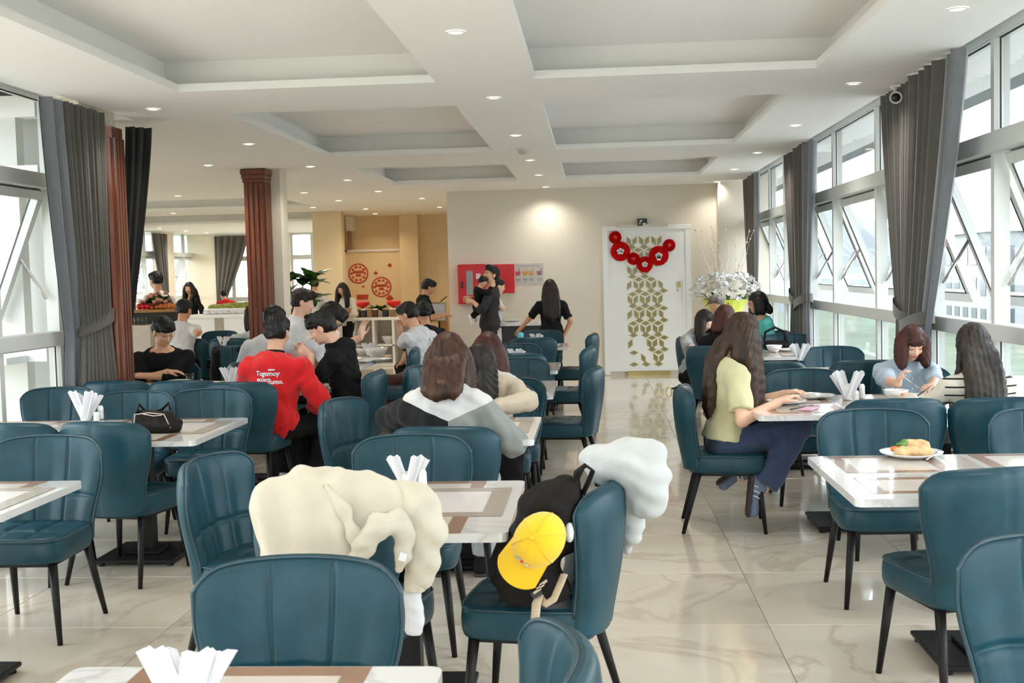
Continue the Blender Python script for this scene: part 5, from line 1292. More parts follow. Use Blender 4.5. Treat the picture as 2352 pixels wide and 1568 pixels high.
plate(868, 828, .15, 'white underplate beneath the large white bowl'); plate(815, 828, .10, 'white saucer at the near edge of the bowls table'); plate(838, 832, .09, 'white saucer right of the near saucer on the bowls table')
bowl(722, 885, .06, 'little white bowl by the hand of the boy in red'); 
t = thing('bottle', 'pink bottle with a blue cap on the middle row table', 'bottle', tuple(at(1196, 795, .751))); M_['magenta'] = mat('magenta_plastic', (.60, .03, .35), .3, noise=.1); M_['cyan'] = mat('cyan_plastic', (.12, .50, .68), .3, noise=.1)
MB().lathe([(0, 0), (.04, 0), (.045, .01), (.045, .09), (.035, .10), (0, .10)], n=16).obj('bottle_body', 'magenta', t, True); MB().lathe([(.036, .10), (.038, .14), (.022, .16), (0, .16)], n=16).obj('bottle_cap', 'cyan', t, True)
sticks(at(1205, 866, .80), at(1226, 860, .83), 'dark chopstick in the hand of the red brown haired woman')
plate(1812, 806, .11, 'white plate on the table right of the long brown hair'); bowl(1778, 808, .08, 'white bowl on the table right of the long brown hair'); t = thing('tray', 'small brown tray beside the bowl on the farther right table', 'tray', tuple(at(1805, 803, .751)))
mb = MB(); mb.box((0, 0, .008), (.22, .14, .014), ch=.003); mb.obj('tray_body', 'wood', t)
t = thing('phone', 'dark phone held by the woman in the grey jacket', 'phone', tuple(at(1590, 804, .83)), .5); mb = MB(); mb.box((0, 0, .0), (.07, .14, .009), rotx(.5), ch=.002); mb.obj('phone_body', 'black', t)
# draped black jacket and bags
c_, rz_, _ = chairs['L13']; t = thing('black_jacket', 'black jacket with a white badge hung on a chair left of the red jacket', 'jacket', tuple(c_), rz_)
G = [cap((-.27, -.30, .82), (.27, -.30, .82), .06, .06, .04), cap((-.26, -.34, .80), (-.22, -.36, .52), .07, .06, .05), cap((.26, -.34, .80), (.22, -.36, .52), .07, .06, .05), cap((-.15, -.36, .75), (.15, -.36, .75), .05, .05, .05), cap((0, -.36, .75), (0, -.36, .5), .06, .06, .05), cap((-.25, -.18, .80), (-.26, -.16, .5), .05, .06, .05), cap((.25, -.18, .80), (.26, -.16, .5), .05, .06, .05)]
soft('jacket_cloth', G, .012, 'c_black', t, .008, 40, 6); mb = MB(); mb.lathe([(0, 0), (.022, 0), (.024, -.004)], (-.18, -.13, .72), 14, rotx(PI/2)); mb.obj('badge', 'paper', t)
c_, rz_, _ = chairs['R5']; t = thing('handbag', 'black handbag with a looped handle hung by the second right curtain', 'handbag', (c_[0]-.12, c_[1]+.2, .48), rz_)
soft('bag_body', [cap((-.12, 0, .10), (.10, 0, .10), .09, .09, .04), cap((-.1, 0, .28), (.08, 0, .28), .05, .05, .06)], .010, 'c_bag', t, .003, 50); mb = MB(); mb.tube([(-.12, 0, .30), (-.10, 0, .42), (0, 0, .47), (.10, 0, .42), (.12, 0, .30)], .014, 8); mb.obj('bag_handle', 'c_bag', t, True)
c_, rz_, _ = chairs['R1']; t = thing('ring_pull', 'round metal ring hanging behind the chair of the girl in yellow', 'ring', tuple(atY(1536, 900, 7.25)), rz_)
mb = MB(); mb.tube([(.010*math.cos(a), .018*math.cos(a), .030*math.sin(a)) for a in np.linspace(0, 2*PI, 25)], .004, 8); mb.obj('ring', 'gold', t, True); mb = MB(); mb.tube([(0, .015, .02), (0, .07, .03)], .006, 6); mb.obj('hook', 'blackmetal', t, True)
# black bag strap of the woman in grey
# ---------------------------------------------------------------- far wall: door, fans, fire cabinet, poster, sign
wn[0] = 0
mb = MB(); X0, X1 = .20, 1.405
for lo, hi in (((X0-.06, YF-.05, 0), (X0+.02, YF+.01, 2.2)), ((X1-.02, YF-.05, 0), (X1+.06, YF+.01, 2.2)), ((X0-.065, YF-.056, 2.19), (X1+.065, YF+.01, 2.262))): mb.b2(lo, hi, ch=.008)
door = struct('door_1', mb, 'white')
mb = MB(); mb.b2((X0+.02, YF-.035, .06), (X1-.02, YF-.0, 2.19)); mb.obj('door_leaf', 'white', door)
mb = MB(); mb.b2((X0+.28, YF-.045, .0), (X1-.28, YF, .055)); mb.obj('threshold', 'gold', door)
lx0, lx1, lz0, lz1 = .49, 1.08, .14, 2.08
def rhomb(w, h, skew):
    if skew == 0: pts = [(-w, 0), (0, -h), (w, 0), (0, h)]
    else: pts = [(-w, -h*.5+skew*h*.0), (w, -h*.5-skew*h*.55), (w, h*.5-skew*h*.55), (-w, h*.5)]; pts = [(x, z+skew*h*.27) for x, z in pts]
    q = MB(); q.cur = 0; q.prism(pts, 0, .004, rotx(PI/2)); q.cur = 1; c = np.mean(pts, 0); q.prism([tuple(c+(np.array(p_)-c)*.80) for p_ in pts], .004, .006, rotx(PI/2)); return q.mesh('lattice_piece', ['beige', 'mirror'])
M_['latticegold'] = mat('pale_gold_edge', (.72, .66, .42), .35, noise=.06)
rh = {0: rhomb(.078, .042, 0), -1: rhomb(.039, .110, -1), 1: rhomb(.039, .110, 1)}
for me in rh.values(): me.materials[0] = M_['latticegold']
r3 = random.Random(11); row = 0; z = lz1-.06
def put(k_, x, z_):
    if lx0 <= x <= lx1 and lz0 <= z_ <= lz1 and r3.random() > .05: link('lattice_piece', rh[k_], door, (x, YF-.036, z_))
z = lz1-.05
while z > lz0:
    off = .093 if row % 2 else 0
    for i in range(-2, 6):
        x = lx0+.09+i*.186+off
        if r3.random() < .07: continue
        put(1, x-.043, z); put(-1, x+.043, z); put(0, x, z-.092); put(0, x+.093, z-.135)
    z -= .222; row += 1
mb = MB(); mb.b2((X1-.16, YF-.05, 1.32), (X1-.10, YF-.034, 1.40)); mb.b2((X1-.155, YF-.05, 1.26), (X1-.14, YF-.034, 1.285)); mb.obj('door_lock', 'gold', door)
mb = MB(); mb.b2((X1-.07, YF-.06, 1.05), (X1-.055, YF-.03, 1.45)); mb.obj('door_pull', 'white', door)
mb = MB(); mb.b2((.34, YF-.09, 2.245), (1.12, YF-.05, 2.275)); mb.b2((1.06, YF-.1, 2.235), (1.12, YF-.05, 2.285)); mb.obj('door_closer', 'beige', door)
t = thing('exit_sign', 'small black exit sign with a running figure above the lattice door', 'sign', tuple(atY(1475, 510, YF-.08)), .25)
mb = MB(); mb.box((0, 0, 0), (.15, .025, .11), ch=.004); mb.obj('sign_box', 'black', t)
mb = MB(); mb.box((-.035, -.014, 0), (.014, .003, .07), roty(.3)); mb.box((-.02, -.014, .015), (.04, .003, .012), roty(-.5)); mb.box((.03, -.014, -.025), (.05, .003, .02)); mb.obj('pictogram', 'latticegold', t)
def fan(px, py, r, label, motif):
    P = atY(px, py, YF-.07); t = thing('paper_fan', label, 'paper fan', tuple(P), group='red paper fans on the door')
    n = 40; V_, F_ = [(0, 0, 0)], []
    for i in range(2*n):
        a = PI*i/n; V_.append((r*math.cos(a), -.0+(.014 if i % 2 else -.014), r*math.sin(a)))
    for i in range(2*n): F_.append((0, 1+i, 1+(i+1) % (2*n)))
    q = MB(); q.add(V_, F_); q.add([(x, y+.012, z) for x, y, z in V_], [f_[::-1] for f_ in F_]); q.obj('pleats', 'red', t)
    q = MB(); q.lathe([(0, -.022), (r*.30, -.02), (r*.34, -.012)], n=20, R=rotx(-PI/2)); q.obj('centre_disc', 'redpaint', t, True)
    if motif:
        q = MB(); w2 = r*.40
        for k_ in range(5):
            a = PI/2+k_*2*PI/5; q.prism([(w2*.55*math.cos(a)+w2*.42*math.cos(b_), w2*.55*math.sin(a)*.8+w2*.42*math.sin(b_)) for b_ in np.linspace(0, 2*PI, 9)[:-1]], .022, .026, rotx(PI/2))
        if motif > 1: q.prism([(-w2*.5, -w2*1.2), (w2*.5, -w2*1.2), (w2*.4, -w2*.2), (-w2*.4, -w2*.2)], .022, .026, rotx(PI/2))
        q.obj('white_motif', 'paper', t)
fan(1413, 545, .094, 'small red paper fan, top left of the garland on the lattice door', 0); fan(1425, 577, .148, 'large red paper fan with a white motif, left end of the garland', 1)
fan(1455, 594, .094, 'small red paper fan left of the lowest fan in the garland', 0); fan(1481, 607, .122, 'red paper fan with a white motif, lowest of the garland', 1)
fan(1513, 587, .148, 'large red paper fan with a tall white motif, right of the lowest fan', 2); fan(1537, 563, .094, 'small red paper fan, top right of the garland on the lattice door', 0)
# fire hose cabinet
P = atY(1056, 698, YF); Q = atY(1116, 606, YF); t = thing('fire_cabinet', 'red fire hose cabinet with a narrow glass window on the far wall', 'fire cabinet', (P[0], YF, P[2]))
W_, H_ = Q[0]-P[0], Q[2]-P[2]; mb = MB(); mb.b2((0, -.16, 0), (W_, 0, H_), ch=.01); mb.obj('cabinet_box', 'redpaint', t)
mb = MB(); mb.b2((.03, -.172, .02), (W_-.02, -.16, H_-.02), ch=.004); d_ = mb.obj('cabinet_door', 'redpaint', t)
mb = MB(); mb.b2((.13, -.176, .14), (.23, -.172, H_-.10)); mb.obj('door_window', 'grey', d_); mb = MB(); mb.b2((.05, -.185, .24), (.075, -.172, .34)); mb.obj('latch', 'black', d_)
mb = MB(); mb.b2((.28, -.176, .38), (.35, -.172, .46)); mb.b2((.29, -.176, .25), (.34, -.172, .28)); mb.obj('white_mark', 'paper', d_)
P = atY(1112, 674, YF); Q = atY(1181, 606, YF); t = thing('red_board', 'plain red board right of the fire cabinet, behind the man with the child', 'board', (P[0], YF, P[2])); mb = MB(); mb.b2((0, -.05, 0), (Q[0]-P[0], 0, Q[2]-P[2]), ch=.006); mb.obj('board_panel', 'redpaint', t)
P = atY(1182, 653, YF); Q = atY(1248, 604, YF); t = thing('poster', 'pale poster with four small coloured drinks on the far wall', 'poster', (P[0], YF, P[2])); W_, H_ = Q[0]-P[0], Q[2]-P[2]
mb = MB(); mb.b2((0, -.008, 0), (W_, 0, H_)); ps = mb.obj('poster_sheet', mat('poster_paper', (.55, .52, .48), .5, noise=.05), t)
for i, (c_, x) in enumerate((((.6, .08, .15), .12), ((.65, .32, .08), .37), ((.68, .36, .12), .58), ((.35, .18, .16), .86))):
    mb = MB(); mb.prism([(x*W_-.03, H_*.42), (x*W_+.03, H_*.42), (x*W_+.045, H_*.62), (x*W_-.045, H_*.62)], .008, .010, rotx(PI/2)); mb.box((x*W_+.02, -.009, H_*.68), (.012, .002, .06), roty(.4)); mb.obj('drink_print', mat('drink_print_%s' % 'abcd'[i], c_, .5, noise=.3, nscale=30), t)
    mb = MB(); mb.box((x*W_, -.009, H_*.24), (.07, .002, .03)); mb.box((x*W_, -.009, H_*.15), (.055, .002, .012)); mb.obj('caption_print', 'grey', t)
mb = MB()
for q in range(9): mb.box((W_*(.16+.085*q), -.009, H_*.88), (.022, .002, .022))
mb.obj('heading_print', 'grey', t)
t = thing('security_camera', 'white bullet security camera under the ceiling by the first right curtain', 'camera', tuple(at(2056, 196, ZC-.0)))
mb = MB(); mb.lathe([(0, 0), (.04, 0), (.04, -.02), (.015, -.03), (.012, -.06), (0, -.06)], n=16); mb.obj('mount', 'ceramic', t, True)
dirc = nrm(V3(-.25, -1, -.12)); Rq = frame(dirc); mb = MB(); mb.lathe([(0, -.09), (.035, -.09), (.04, -.08), (.04, .08), (.044, .085), (.044, .10), (.036, .10), (.034, .09), (0, .088)], (0, -.02, -.09), 18, Rq @ rotx(-PI/2)); cb = mb.obj('camera_body', 'ceramic', t, True)
mb = MB(); mb.lathe([(0, .0), (.030, .0), (.028, .006), (0, .008)], V3(0, -.02, -.09)+dirc*.09, 18, Rq @ rotx(-PI/2)); mb.obj('lens', 'black', cb, True); mb = MB(); mb.tube([(.05, -.0, -.13), (.065, .01, -.04)], .006, 6); mb.obj('antenna', 'ceramic', t, True)
for (a, b, lab) in (((1878, 120), (1893, 142), 'loose red wire hanging at the corner of the nearest right ceiling tray'), ((1688, 312), (1682, 328), 'loose red wire hanging at the corner of the second right ceiling tray')):
    A, B = at(*a, ZC+.15), at(*b, ZC+.06); t = thing('loose_wire', lab, 'wire', tuple(A)); MB().tube([(0, 0, 0), (B-A)*.4+V3(.02, 0, 0), (B-A)*.8, (B-A)], .004, 6).obj('wire', 'redpaint', t, True)
# serving station
P = at(1190, 741, .92); t = thing('serving_station', 'black serving station with a marble top behind the woman in black', 'counter', (P[0]+.02, 16.6, 0))
mb = MB(); mb.b2((-.45, -.25, 0), (.45, .25, .86)); mb.obj('station_base', 'black', t); mb = MB(); mb.b2((-.5, -.3, .86), (.5, .3, .91), ch=.006); mb.obj('station_top', 'tmarble', t); mb = MB(); mb.b2((-.34, -.262, .05), (-.28, -.25, .84)); mb.obj('white_post', 'white', t)
bowl(1190, 722, .14, 'big white bowl on the serving station', z=.915, hgt=.12); plate(1176, 738, .14, 'white plate on the serving station', z=.915)
# framed notice on a stand
P = atY(1008, 712, 17.6); t = thing('notice_stand', 'gold framed notice on a stand beside the man in the black polo', 'sign', (P[0], 17.6, 0))
mb = MB(); frame_print(mb, -.14, .12, P[2]-.17, P[2]+.12, .02, 0, .02); V_ = [(x, -z_, y) for x, y, z_ in mb.v]; mb.v = V_; mb.obj('frame', 'gold', t); mb = MB(); mb.b2((-.12, -.008, P[2]-.15), (.10, -.002, P[2]+.10)); mb.obj('notice_paper', 'paper', t)
mb = MB()
for q in range(4): mb.b2((-.05+.01*q, -.010, P[2]-.02-.03*q), (.05-.008*q, -.008, P[2]-.012-.03*q))
mb.obj('notice_print', 'beige', t); mb = MB(); mb.tube([(0, 0, 0), (0, 0, P[2]-.16)], .015, 8); mb.lathe([(0, 0), (.15, 0), (.15, .015), (0, .02)], n=20); mb.obj('stand_pole', 'blackmetal', t, True); mb = MB(); mb.tube([(.02, 0, P[2]+.12), (.13, -.05, P[2]+.2)], [.012, .018], 8, flat=.5); mb.obj('clip_lamp', 'black', t, True)
t = thing('box', 'orange brown box on the floor stand under the framed notice', 'box', (P[0]+.06, 17.72, .7)); mb = MB(); mb.box((0, 0, .13), (.13, .13, .26), ch=.006); mb.obj('carton', mat('orange_card', (.50, .22, .05), .6, noise=.2), t)
t = thing('stool', 'dark small stool holding the orange brown box', 'stool', (P[0]+.06, 17.72, 0)); mb = MB(); mb.box((0, 0, .68), (.22, .2, .03), ch=.005); mb.obj('seat', 'blackmetal', t)
for sx in (-1, 1):
    for sy in (-1, 1): mb = MB(); mb.b2((sx*.08-.012, sy*.08-.012, 0), (sx*.08+.012, sy*.08+.012, .67)); mb.obj('leg', 'blackmetal', t)
# ---------------------------------------------------------------- white flowers by the far right window
P = at(1690, 700, 1.15); fx, fy = 1.72, 15.6
t = thing('flower_stand', 'white pedestal carrying the big white orchids', 'pedestal', (fx, fy, 0)); mb = MB(); mb.lathe([(0, 0), (.22, 0), (.22, .03), (.16, .06), (.15, .80), (.22, .84), (.22, .88), (0, .88)], n=24); mb.obj('pedestal_body', 'white', t, True)
t = thing('orchid_arrangement', 'large arrangement of white orchids wrapped in yellow green paper', 'flowers', (fx, fy, .88)); rf_ = random.Random(8)
M_['wrap'] = mat('yellow_green_wrap', (.66, .70, .10), .5, noise=.15); M_['petal'] = mat('white_petal', (.72, .72, .73), .5, noise=.04)
mb = MB(); mb.lathe([(0, 0), (.14, 0), (.2, .12), (.30, .30), (.27, .30), (.17, .12), (0, .04)], n=14); mb.obj('wrap', 'wrap', t)
pet = MB()
for k_ in range(5):
    a = 2*PI*k_/5+.3; R_ = rotz(a) @ roty(-.35); L_ = .052
    pet.add([R_ @ np.array(q) for q in ((0, 0, 0), (L_*.5, -L_*.42, .004), (L_, 0, .010), (L_*.5, L_*.42, .004))], [(0, 1, 2, 3)])
pet.cur = 1; pet.ball((0, 0, .008), .009, 6, 4); pm = pet.mesh('blossom', ['petal', 'latticegold'])
for i in range(170):
    a, e_ = rf_.uniform(0, 2*PI), rf_.uniform(.0, 1.35); rr_ = .40*math.cos(e_)**.7+.03
    o = link('blossom', pm, t, (rr_*math.cos(a)*1.05, rr_*math.sin(a)*.7, .33+.28*math.sin(e_)+rf_.uniform(-.04, .04))); o.rotation_euler = (rf_.uniform(-.4, 1.3)*math.copysign(1, 1), rf_.uniform(-.8, .8), a+PI/2+rf_.uniform(-.6, .6))
lf = MB()
for i in range(30):
    a = rf_.uniform(0, 2*PI); p0 = V3(.2*math.cos(a), .15*math.sin(a), .25); p1 = p0+V3(.22*math.cos(a), .15*math.sin(a), rf_.uniform(-.05, .22)); lf.tube([p0, (p0+p1)/2+V3(0, 0, .05), p1], [.012, .024, .003], 6, flat=.15)
lf.obj('leaves', 'green', t, kind='stuff')
tw = MB()
for i in range(14):
    a = rf_.uniform(0, 2*PI); b_ = V3(.1*math.cos(a), .08*math.sin(a), .45); pts = [b_]
    for j in range(5): b_ = b_+V3(.06*math.cos(a)+rf_.uniform(-.03, .03), .04*math.sin(a), rf_.uniform(.10, .2)); pts.append(b_)
    tw.tube(pts, [.004, .003, .003, .002, .002, .0015], 5)
    for q in pts[2:]: tw.ball(q, .010, 6, 4)
tw.obj('twigs', 'beige', t, kind='stuff')
# ---------------------------------------------------------------- fiddle leaf plant
px_, py_ = atY(686, 700, 16.4)[:2]; t = thing('potted_plant', 'big fiddle leaf plant with broad glossy leaves beside the middle pillar', 'plant', (px_, py_, 0)); rp = random.Random(5)
MB().lathe([(0, 0), (.18, 0), (.24, .42), (.22, .42), (.17, .38), (0, .38)], n=22).obj('pot', 'white', t, True)
for sx in (-.08, .05, .14): MB().tube([(sx*.3, 0, .36), (sx*.8, .02, .9), (sx*1.4, 0, 1.5)], [.02, .016, .010], 7).obj('stem', 'wood', t, True)
def leaf_mesh(L_, w2):
    nu, nv = 9, 5; P_ = np.zeros((nu, nv, 3))
    for i in range(nu):
        u = i/(nu-1); ww = w2*(math.sin(PI*u**.75)**.7)*(1+.25*math.sin(u*6))+.002
        for j in range(nv):
            v = j/(nv-1)*2-1; P_[i, j] = (u*L_, v*ww, -.35*L_*u*u+abs(v)*ww*.35+.006*math.sin(u*22))
    q = MB(); q.grid(P_); Q_ = P_.copy(); Q_[:, :, 2] -= .003; q.grid(Q_[::-1]); return q.mesh('leaf', 'green', True)
lm = [leaf_mesh(.33, .12), leaf_mesh(.26, .10)]
for i in range(46):
    sx = rp.choice((-.08, .05, .14)); z_ = rp.uniform(.75, 1.6); a = rp.uniform(0, 2*PI); o = link('leaf', lm[i % 2], t, (sx*z_*.9, 0, z_)); o.rotation_euler = (rp.uniform(-.4, .4), rp.uniform(-1.25, -.2), a)
# ---------------------------------------------------------------- buffet by the warm wall
bx0, bx1 = atY(808, 730, 20.6)[0], atY(950, 730, 20.6)[0]; zt = atY(860, 729, 20.6)[2]
t = thing('buffet_shelf', 'cream buffet shelf with open cubbies under the red round decorations', 'shelf', ((bx0+bx1)/2, 20.8, 0)); hx = (bx1-bx0)/2
for lo, hi in (((-hx, -.2, zt-.05), (hx, .25, zt)), ((-hx, -.2, 0), (hx, .25, .05)), ((-hx+.04, -.19, .36), (hx-.04, .25, .39))): mb = MB(); mb.b2(lo, hi, ch=.004); mb.obj('board', 'white', t)
for k_ in range(4): x = -hx+.02+(2*hx-.04)*k_/3; mb = MB(); mb.b2((x-.02, -.19, .05), (x+.02, .25, zt-.05)); mb.obj('upright', 'white', t)
mb = MB(); mb.b2((-hx, .24, .05), (hx, .26, zt-.05)); mb.obj('back_panel', 'beige', t)
b_ = bowl(893, 782, .13, 'cream bowl inside the buffet shelf', z=.39, hgt=.14); b_.location = (atY(893, 780, 20.85)[0], 20.85, .391)
rb = random.Random(3)
for i, (x, lab) in enumerate(((822, 'dark jar, first from the left on the buffet shelf'), (836, 'striped dark jar, second on the buffet shelf'), (850, 'dark jar, third on the buffet shelf'), (862, 'dark jar, fourth on the buffet shelf'), (886, 'dark jar right of the gap on the buffet shelf'), (903, 'dark jar under the right red bowl on the buffet shelf'))):
    P = atY(x, 728, 20.75); t = thing('jar', lab, 'jar', (P[0], 20.75, zt+.001)); MB().lathe([(0, 0), (.055, 0), (.06, .01), (.06, .12), (.05, .13), (0, .13)], n=14).obj('jar_body', ('tea', 'black', 'brown')[i % 3], t, True); MB().lathe([(.05, .13), (.055, .135), (.055, .15), (0, .155)], n=14).obj('jar_lid', ('gold', 'white')[i % 2], t, True)
for x, lab in ((833, 'red round lantern bowl left on the buffet shelf'), (905, 'red round lantern bowl right on the buffet shelf')):
    P = atY(x, 707, 20.95); t = thing('red_bowl', lab, 'bowl', (P[0], 20.95, zt+.001)); MB().lathe([(0, .17), (.05, .17), (.12, .22), (.13, .26), (.11, .28), (0, .28)], n=18).obj('bowl_body', 'red', t, True); MB().lathe([(0, 0), (.09, 0), (.03, .04), (.03, .17), (0, .17)], n=14).obj('bowl_stand', 'gold', t, True)
for x, lab in ((860, 'small leafy plant in the middle of the buffet shelf'), (876, 'pale leafy sprig right of the middle on the buffet shelf')):
    P = atY(x, 705, 20.85); t = thing('plant', lab, 'plant', (P[0], 20.85, zt+.001)); MB().lathe([(0, 0), (.04, 0), (.05, .1), (0, .1)], n=12).obj('pot', 'ceramic', t, True)
    for k_ in range(9): o = link('leaf', lm[1], t, (0, 0, .1)); o.scale = (.6, .6, .6); o.rotation_euler = (0, -rb.uniform(.6, 1.3), rb.uniform(0, 6.3))
cx0, cx1 = atY(735, 730, 20.9)[0], atY(806, 730, 20.9)[0]; t = thing('counter', 'white buffet counter in front of the long haired woman in white', 'counter', ((cx0+cx1)/2, 20.1, 0)); mb = MB(); mb.b2((-(cx1-cx0)/2, -.2, 0), ((cx1-cx0)/2, .05, zt+.1), ch=.01); mb.obj('counter_body', 'white', t); mb = MB(); mb.b2((-.05, -.21, .1), (.3, -.2, .55)); mb.obj('recess_shade', 'black', t)  # flat black plate on the front paints the shade of a recess
for x, y, lab in ((778, 724, 'dark striped dish on the white buffet counter, left'), (790, 716, 'red brown tray dish on the white buffet counter, right')):
    P = atY(x, y, 20.0); t = thing('dish', lab, 'dish', (P[0], 20.05, zt+.1)); MB().lathe([(0, 0), (.10, 0), (.13, .09), (.11, .09), (.09, .02), (0, .02)], n=16).obj('dish_body', ('brown', 'wood')[x % 2], t, True)
# board with round stickers on the warm wall
a_, b_ = atY(797, 740, 24.42), atY(929, 570, 24.42); t = thing('wall_board', 'white framed board covered with red round stickers on the warm wall', 'board', (a_[0], 24.42, 0)); W_ = b_[0]-a_[0]; H_ = b_[2]
mb = MB(); mb.b2((0, .03, .0), (W_, .06, H_)); mb.obj('board_panel', 'warmlitwall', t); mb = MB()
for lo, hi in (((0, .0, 0), (.04, .03, H_)), ((W_-.04, .0, 0), (W_, .03, H_)), ((0, .0, H_-.05), (W_, .03, H_))): mb.b2(lo, hi)
mb.obj('board_frame', 'white', t)
M_['sticker'] = mat('red_sticker', (.55, .06, .03), .5, noise=.25, nscale=9); M_['stickerpale'] = mat('pale_sticker', (.80, .58, .36), .5, noise=.1)
def sticker(x, y, r, kind):
    P = atY(x, y, 24.44); o = MB()
    if kind == 'round':
        o.cur = 0; o.lathe([(r, 0), (r*.86, .004), (r*.86, 0)], n=28, R=rotx(PI/2)); o.cur = 1; o.lathe([(0, .002), (r*.86, .002)], n=28, R=rotx(PI/2)); o.cur = 0
        for q in range(10): a = 2*PI*q/10; o.prism([(r*.66*math.cos(a)+r*.13*math.cos(c)*(1+.3*(q % 2)), r*.66*math.sin(a)+r*.13*math.sin(c)) for c in np.linspace(0, 2*PI, 7)[:-1]], .003, .006, rotx(PI/2))
        o.prism([(-r*.62, r*.08), (-r*.5, r*.26), (r*.5, r*.26), (r*.62, r*.08), (r*.3, r*.02), (-r*.3, r*.02)], .003, .006, rotx(PI/2)); o.prism([(-r*.3, -r*.3), (r*.3, -r*.3), (r*.2, -r*.05), (-r*.2, -r*.05)], .003, .006, rotx(PI/2))
    else: o.prism([(-r, 0), (0, -r), (r, 0), (0, r)], 0, .004, rotx(PI/2))
    ob = o.obj('round_sticker' if kind == 'round' else 'diamond_sticker', ['sticker', 'stickerpale'], t); ob.location = (P[0]-a_[0], .025, P[2])
sticker(823, 628, .215, 'round'); sticker(876, 659, .215, 'round')
for x, y, r in ((895, 609, .05), (863, 627, .045), (895, 685, .085), (834, 658, .03)): sticker(x, y, r, 'd')
P = atY(833, 682, 24.44); mb = MB(); mb.lathe([(.0, 0), (.11, .0), (.13, .10), (0, .10)], n=14); ob = mb.obj('basket_sticker', 'sticker', t); ob.location = (P[0]-a_[0], .02, P[2]-.05); ob.scale = (1, .05, 1)
P = atY(798, 515, 24.0); t = thing('wall_speaker', 'white slim speaker with a dark slot on the warm wall', 'speaker', (P[0], 24.25, P[2])); mb = MB(); mb.b2((-.07, -.05, -.13), (.07, .25, .17), ch=.01); mb.obj('speaker_box', 'white', t); mb = MB(); mb.b2((-.05, -.02, -.5), (-.02, .25, -.13)); mb.obj('dark_slot', 'brown', t)
# ---------------------------------------------------------------- far left wing: fruit stand and buffet tables
Yf = 15.8; A, B = atY(312, 711, Yf), atY(412, 708, Yf); t = thing('fruit_stand', 'wooden shelf of fruit and flowers before the waiter in the left wing', 'stand', ((A[0]+B[0])/2, Yf, 0)); L_ = (B[0]-A[0])/2+.05; zt = A[2]
mb = MB(); mb.b2((-L_, -.2, zt-.04), (L_, .2, zt), ch=.005); mb.obj('shelf_board', mat('orange_wood', (.45, .22, .07), .5, noise=.2), t); mb = MB(); mb.b2((-L_*.9, -.15, 0), (L_*.9, .15, zt-.04)); mb.obj('stand_cloth', 'black', t); mb = MB(); mb.b2((-.1, -.22, .55), (.25, -.16, .9)); mb.obj('wooden_crate', 'wood', t)
rg = random.Random(2); t = thing('flower_basket', 'pink and green flower arrangement on the fruit stand', 'flowers', (atY(360, 700, Yf)[0], Yf, zt)); M_['pinkflower'] = mat('peach_flower', (.70, .33, .25), .6, noise=.3, nscale=30)
mb = MB(); mb.lathe([(0, 0), (.12, 0), (.16, .08), (0, .08)], n=14); mb.obj('basket', 'wood', t)
for k_ in range(26):
    mb = None; o = link('leaf', lm[1], t, (rg.uniform(-.1, .1), rg.uniform(-.05, .05), .08)); o.scale = (.6, .6, .6); o.rotation_euler = (0, -rg.uniform(.1, 1.3), rg.uniform(0, 6.3))
fm = MB().ball((0, 0, 0), (.032, .032, .026), 7, 5).mesh('blossom', 'pinkflower', True)
for k_ in range(22): link('blossom', fm, t, (rg.uniform(-.18, .18), rg.uniform(-.16, .02), rg.uniform(.1, .24)))
fr = MB().ball((0, 0, .04), .04, 9, 6).mesh('fruit', 'carrot', True); fr2 = MB().ball((0, 0, .045), .045, 9, 6).mesh('fruit', 'redpaint', True)
for k_ in range(9):
    P = atY(322+k_*10, 706, Yf-.08); t = link('orange' if k_ > 2 else 'apple', fr if k_ > 2 else fr2, None, (P[0], Yf-.1, zt)); tag(t, ('orange fruit on the wooden fruit shelf in the left wing' if k_ > 2 else 'red fruit at the left end of the wooden fruit shelf'), 'fruit', 'oranges on the fruit shelf' if k_ > 2 else 'red fruit on the fruit shelf')
P = atY(330, 745, 15.2); t = thing('side_counter', 'cream counter with glasses left of the man in the black sweater', 'counter', (P[0]-.1, 15.1, 0)); mb = MB(); mb.b2((-.5, -.2, 0), (.3, .2, P[2]), ch=.01); mb.obj('counter_body', 'beige', t)
for k_, x in enumerate((314, 322, 331)): Q = atY(x, 744, 15.05); tt = thing('drinking_glass', 'upturned drinking glass on the cream counter, %s' % ('left', 'middle', 'right')[k_], 'glass', (Q[0], 15.05, P[2]+.001)); MB().lathe([(0, .003), (.03, .003), (.036, .10), (.038, .10), (.032, 0), (0, 0)], n=14).obj('tumbler', 'drink', tt, True)
Yb = 21.0; A, B = atY(468, 722, Yb), atY(566, 718, Yb); t = thing('buffet_table', 'long white buffet table with a grey leg panel in the left wing', 'table', ((A[0]+B[0])/2, Yb, 0)); L_ = (B[0]-A[0])/2+.25; zt = A[2]
mb = MB(); mb.b2((-L_, -.35, zt-.06), (L_, .35, zt), ch=.01); mb.obj('tabletop', 'white', t); mb = MB(); mb.b2((-L_*.95, -.3, 0), (L_*.95, .3, zt-.06)); mb.obj('table_body', 'white', t); mb = MB(); mb.b2((-.1, -.31, 0), (.06, -.30, zt-.06)); mb.obj('leg_panel', 'taupe', t)
for k_ in range(6):
    Q = atY(480+k_*15, 714, Yb-.1); tt = thing('dish', 'white dish on the long buffet table, %s from the left' % ('first', 'second', 'third', 'fourth', 'fifth', 'sixth')[k_], 'dish', (Q[0], Yb-.12, zt+.001)); MB().lathe([(0, .0), (.07, 0), (.11, .05), (.10, .05), (.06, .015), (0, .015)], n=16).obj('dish_body', 'ceramic', tt, True)
    if k_ in (0, 3): soft('sauce', [ell((0, 0, .03), (.06, .06, .03), None, .01)], .012, 'redpaint', tt)
